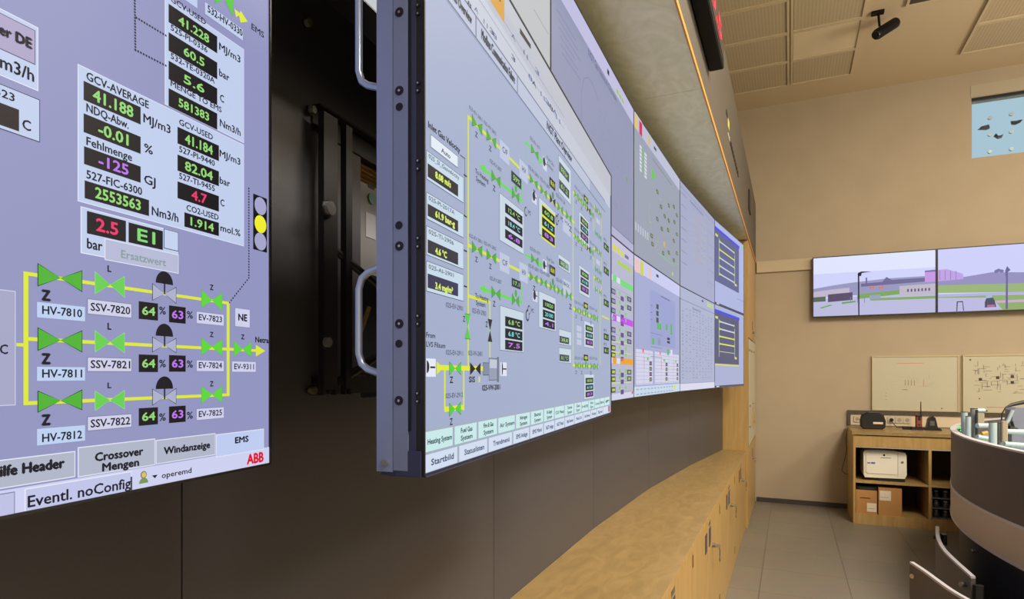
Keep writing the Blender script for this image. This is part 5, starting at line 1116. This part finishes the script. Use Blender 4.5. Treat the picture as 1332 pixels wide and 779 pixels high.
# tubes and devices standing behind the rim
DP = 4.35
def TT(u0, v0, u1, v1, rpx, m=M_TUBE, d0=DP, d1_=None, n_=16): return MB().tube([atd(u0, v0, d0), atd(u1, v1, d1_ or d0)], rpx/F*d0, m, n_)
M_TD = mat('tube_dark', (58, 62, 66), .35, .4); ZI = 1.031
def up(u, vt, rpx, d0, m=M_TUBE, name='tube', par=None):
    p = atd(u, vt, d0); r_ = rpx/F*d0; mb = MB().tube([(p[0], p[1], ZI), (p[0], p[1], p[2]-.004)], r_, m, 20)
    o = mb.build(name, par); MB().tube([(p[0], p[1], p[2]-.004), (p[0], p[1], p[2])], r_*1.02, M_TD, 20).build('tube_cap', par, label='dark end cap'); return o
ps = thing('tube_stand', 'group of short silver tubes standing at the left end of the console rim', 'tube stand', atd(1262, 560, 4.45)[:2]+(ZI,))
up(1254.5, 535.5, 3.6, 4.40, par=ps); up(1259.5, 541, 3.0, 4.34, par=ps); up(1267, 531, 4.0, 4.45, mat('tube_steel', (144, 150, 152), .35, .2), par=ps); up(1270.5, 533, 1.6, 4.40, M_TD, par=ps)
TT(1270, 534, 1280, 534, 3.0, M_TUBE, 4.45).build('clamp', ps); TT(1280, 534, 1284, 534.5, 1.0, M_TD, 4.45).build('screw', ps)
TT(1271, 553.5, 1287, 553.5, 3.2, M_TUBE, 4.3).build('tube', ps); TT(1271, 568, 1287, 571, 3.0, M_TUBE, 4.15).build('tube', ps)
MB().cbox(*[(lambda p: (p[0]-.02, p[1]-.02, p[2]-.03))(atd(1275, 545, 4.4)), (lambda p: (p[0]+.02, p[1]+.02, p[2]+.03))(atd(1275, 543, 4.4))], mat('clamp_beige', (160, 148, 128), .5), .005, 'z').build('clamp_block', ps)
p2 = thing('tube_stand', 'thick silver upright tube with two level rails running to the right edge', 'tube stand', atd(1292, 570, 3.95)[:2]+(ZI,))
up(1291.5, 548.5, 4.4, 3.90, par=p2); up(1297.5, 549, 1.8, 3.93, M_TD, par=p2); up(1301, 550, 2.2, 3.97, mat('tube_steel', (144, 150, 152), .35, .2), par=p2)
TT(1306, 561, 1345, 562, 3.3, M_TUBE, 3.95).build('rail', p2); TT(1306, 577, 1345, 580, 3.0, M_TUBE, 3.75).build('rail', p2)
MB().cbox(*[(lambda p: (p[0]-.015, p[1]-.02, p[2]-.06))(atd(1306, 562, 3.95)), (lambda p: (p[0]+.015, p[1]+.02, p[2]+.07))(atd(1306, 562, 3.95))], mat('clamp_beige', (160, 148, 128), .5), .005, 'z').build('clamp_block', p2)
p = atd(1326, 545, 4.3); dv = thing('desk_device', 'grey housing with sloping front on the console at the right edge', 'device', (p[0], p[1], ZI))
pf_ = [(p[0]-.055, ZI), (p[0]+.25, ZI), (p[0]+.25, p[2]+.075), (p[0]-.03, p[2]+.078), (p[0]-.048, p[2]+.06)]; nn = len(pf_)
m_ = MB(); m_.add([(x, p[1]-.05, z) for x, z in pf_]+[(x, p[1]+.12, z) for x, z in pf_], [tuple(range(nn)), tuple(range(2*nn-1, nn-1, -1))]+[(i, i+nn, (i+1) % nn+nn, (i+1) % nn) for i in range(nn)], mat('device_grey', (118, 122, 140), .5)); m_.build('housing', dv)
TT(1310, 550, 1317.5, 533.5, 2.2, M_TUBE, 4.12).build('arm', dv); TT(1312, 556, 1322, 559, 3, M_BLK, 4.1).build('foot', dv); TT(1316, 548, 1319, 558, 1.6, M_BLK, 4.1).build('strut', dv)
tag(MB().tube([atd(1302.5, 548, 4.05), atd(1303.5, 538, 4.05), atd(1308, 530, 4.05), atd(1316, 526.5, 4.05), atd(1332, 523, 4.05), atd(1350, 522, 4.05)], [.004]*3+[.011, .013, .013], M_BLK, 10).build('cable', base=atd(1303, 548, 4.05)), 'black cable with thick plug arching over the console devices', 'cable')
tag(TT(1277, 564, 1284, 562.5, 2.2, mat('orange_plastic', (214, 150, 70), .5), 4.3).build('orange_plug', base=atd(1280, 563, 4.3)), 'small orange plug between the silver tubes', 'plug')
for (u, v, d_, s_) in ((1248.6, 556, 4.75, 2.9), (1251.7, 559.5, 4.62, 2.6)):
    q = atd(u, v, d_); r_ = s_/F*d_
    l = thing('indicator_lamp', 'green glowing indicator lamp at the left end of the console' if s_ > 2.7 else 'smaller green glowing lamp just below the first one', 'lamp', (q[0], q[1], ZI))
    MB().tube([(q[0], q[1], ZI), (q[0], q[1], q[2]-r_*.5)], r_*.4, M_BLK, 12).build('base', l)
    MB().tube([(q[0], q[1], q[2]-r_*.5), (q[0], q[1], q[2]), (q[0], q[1], q[2]+r_*.5)], [r_, r_, r_*.4], emit((90, 240, 110), 1.2), 14).build('lens', l, label='glowing green lens')
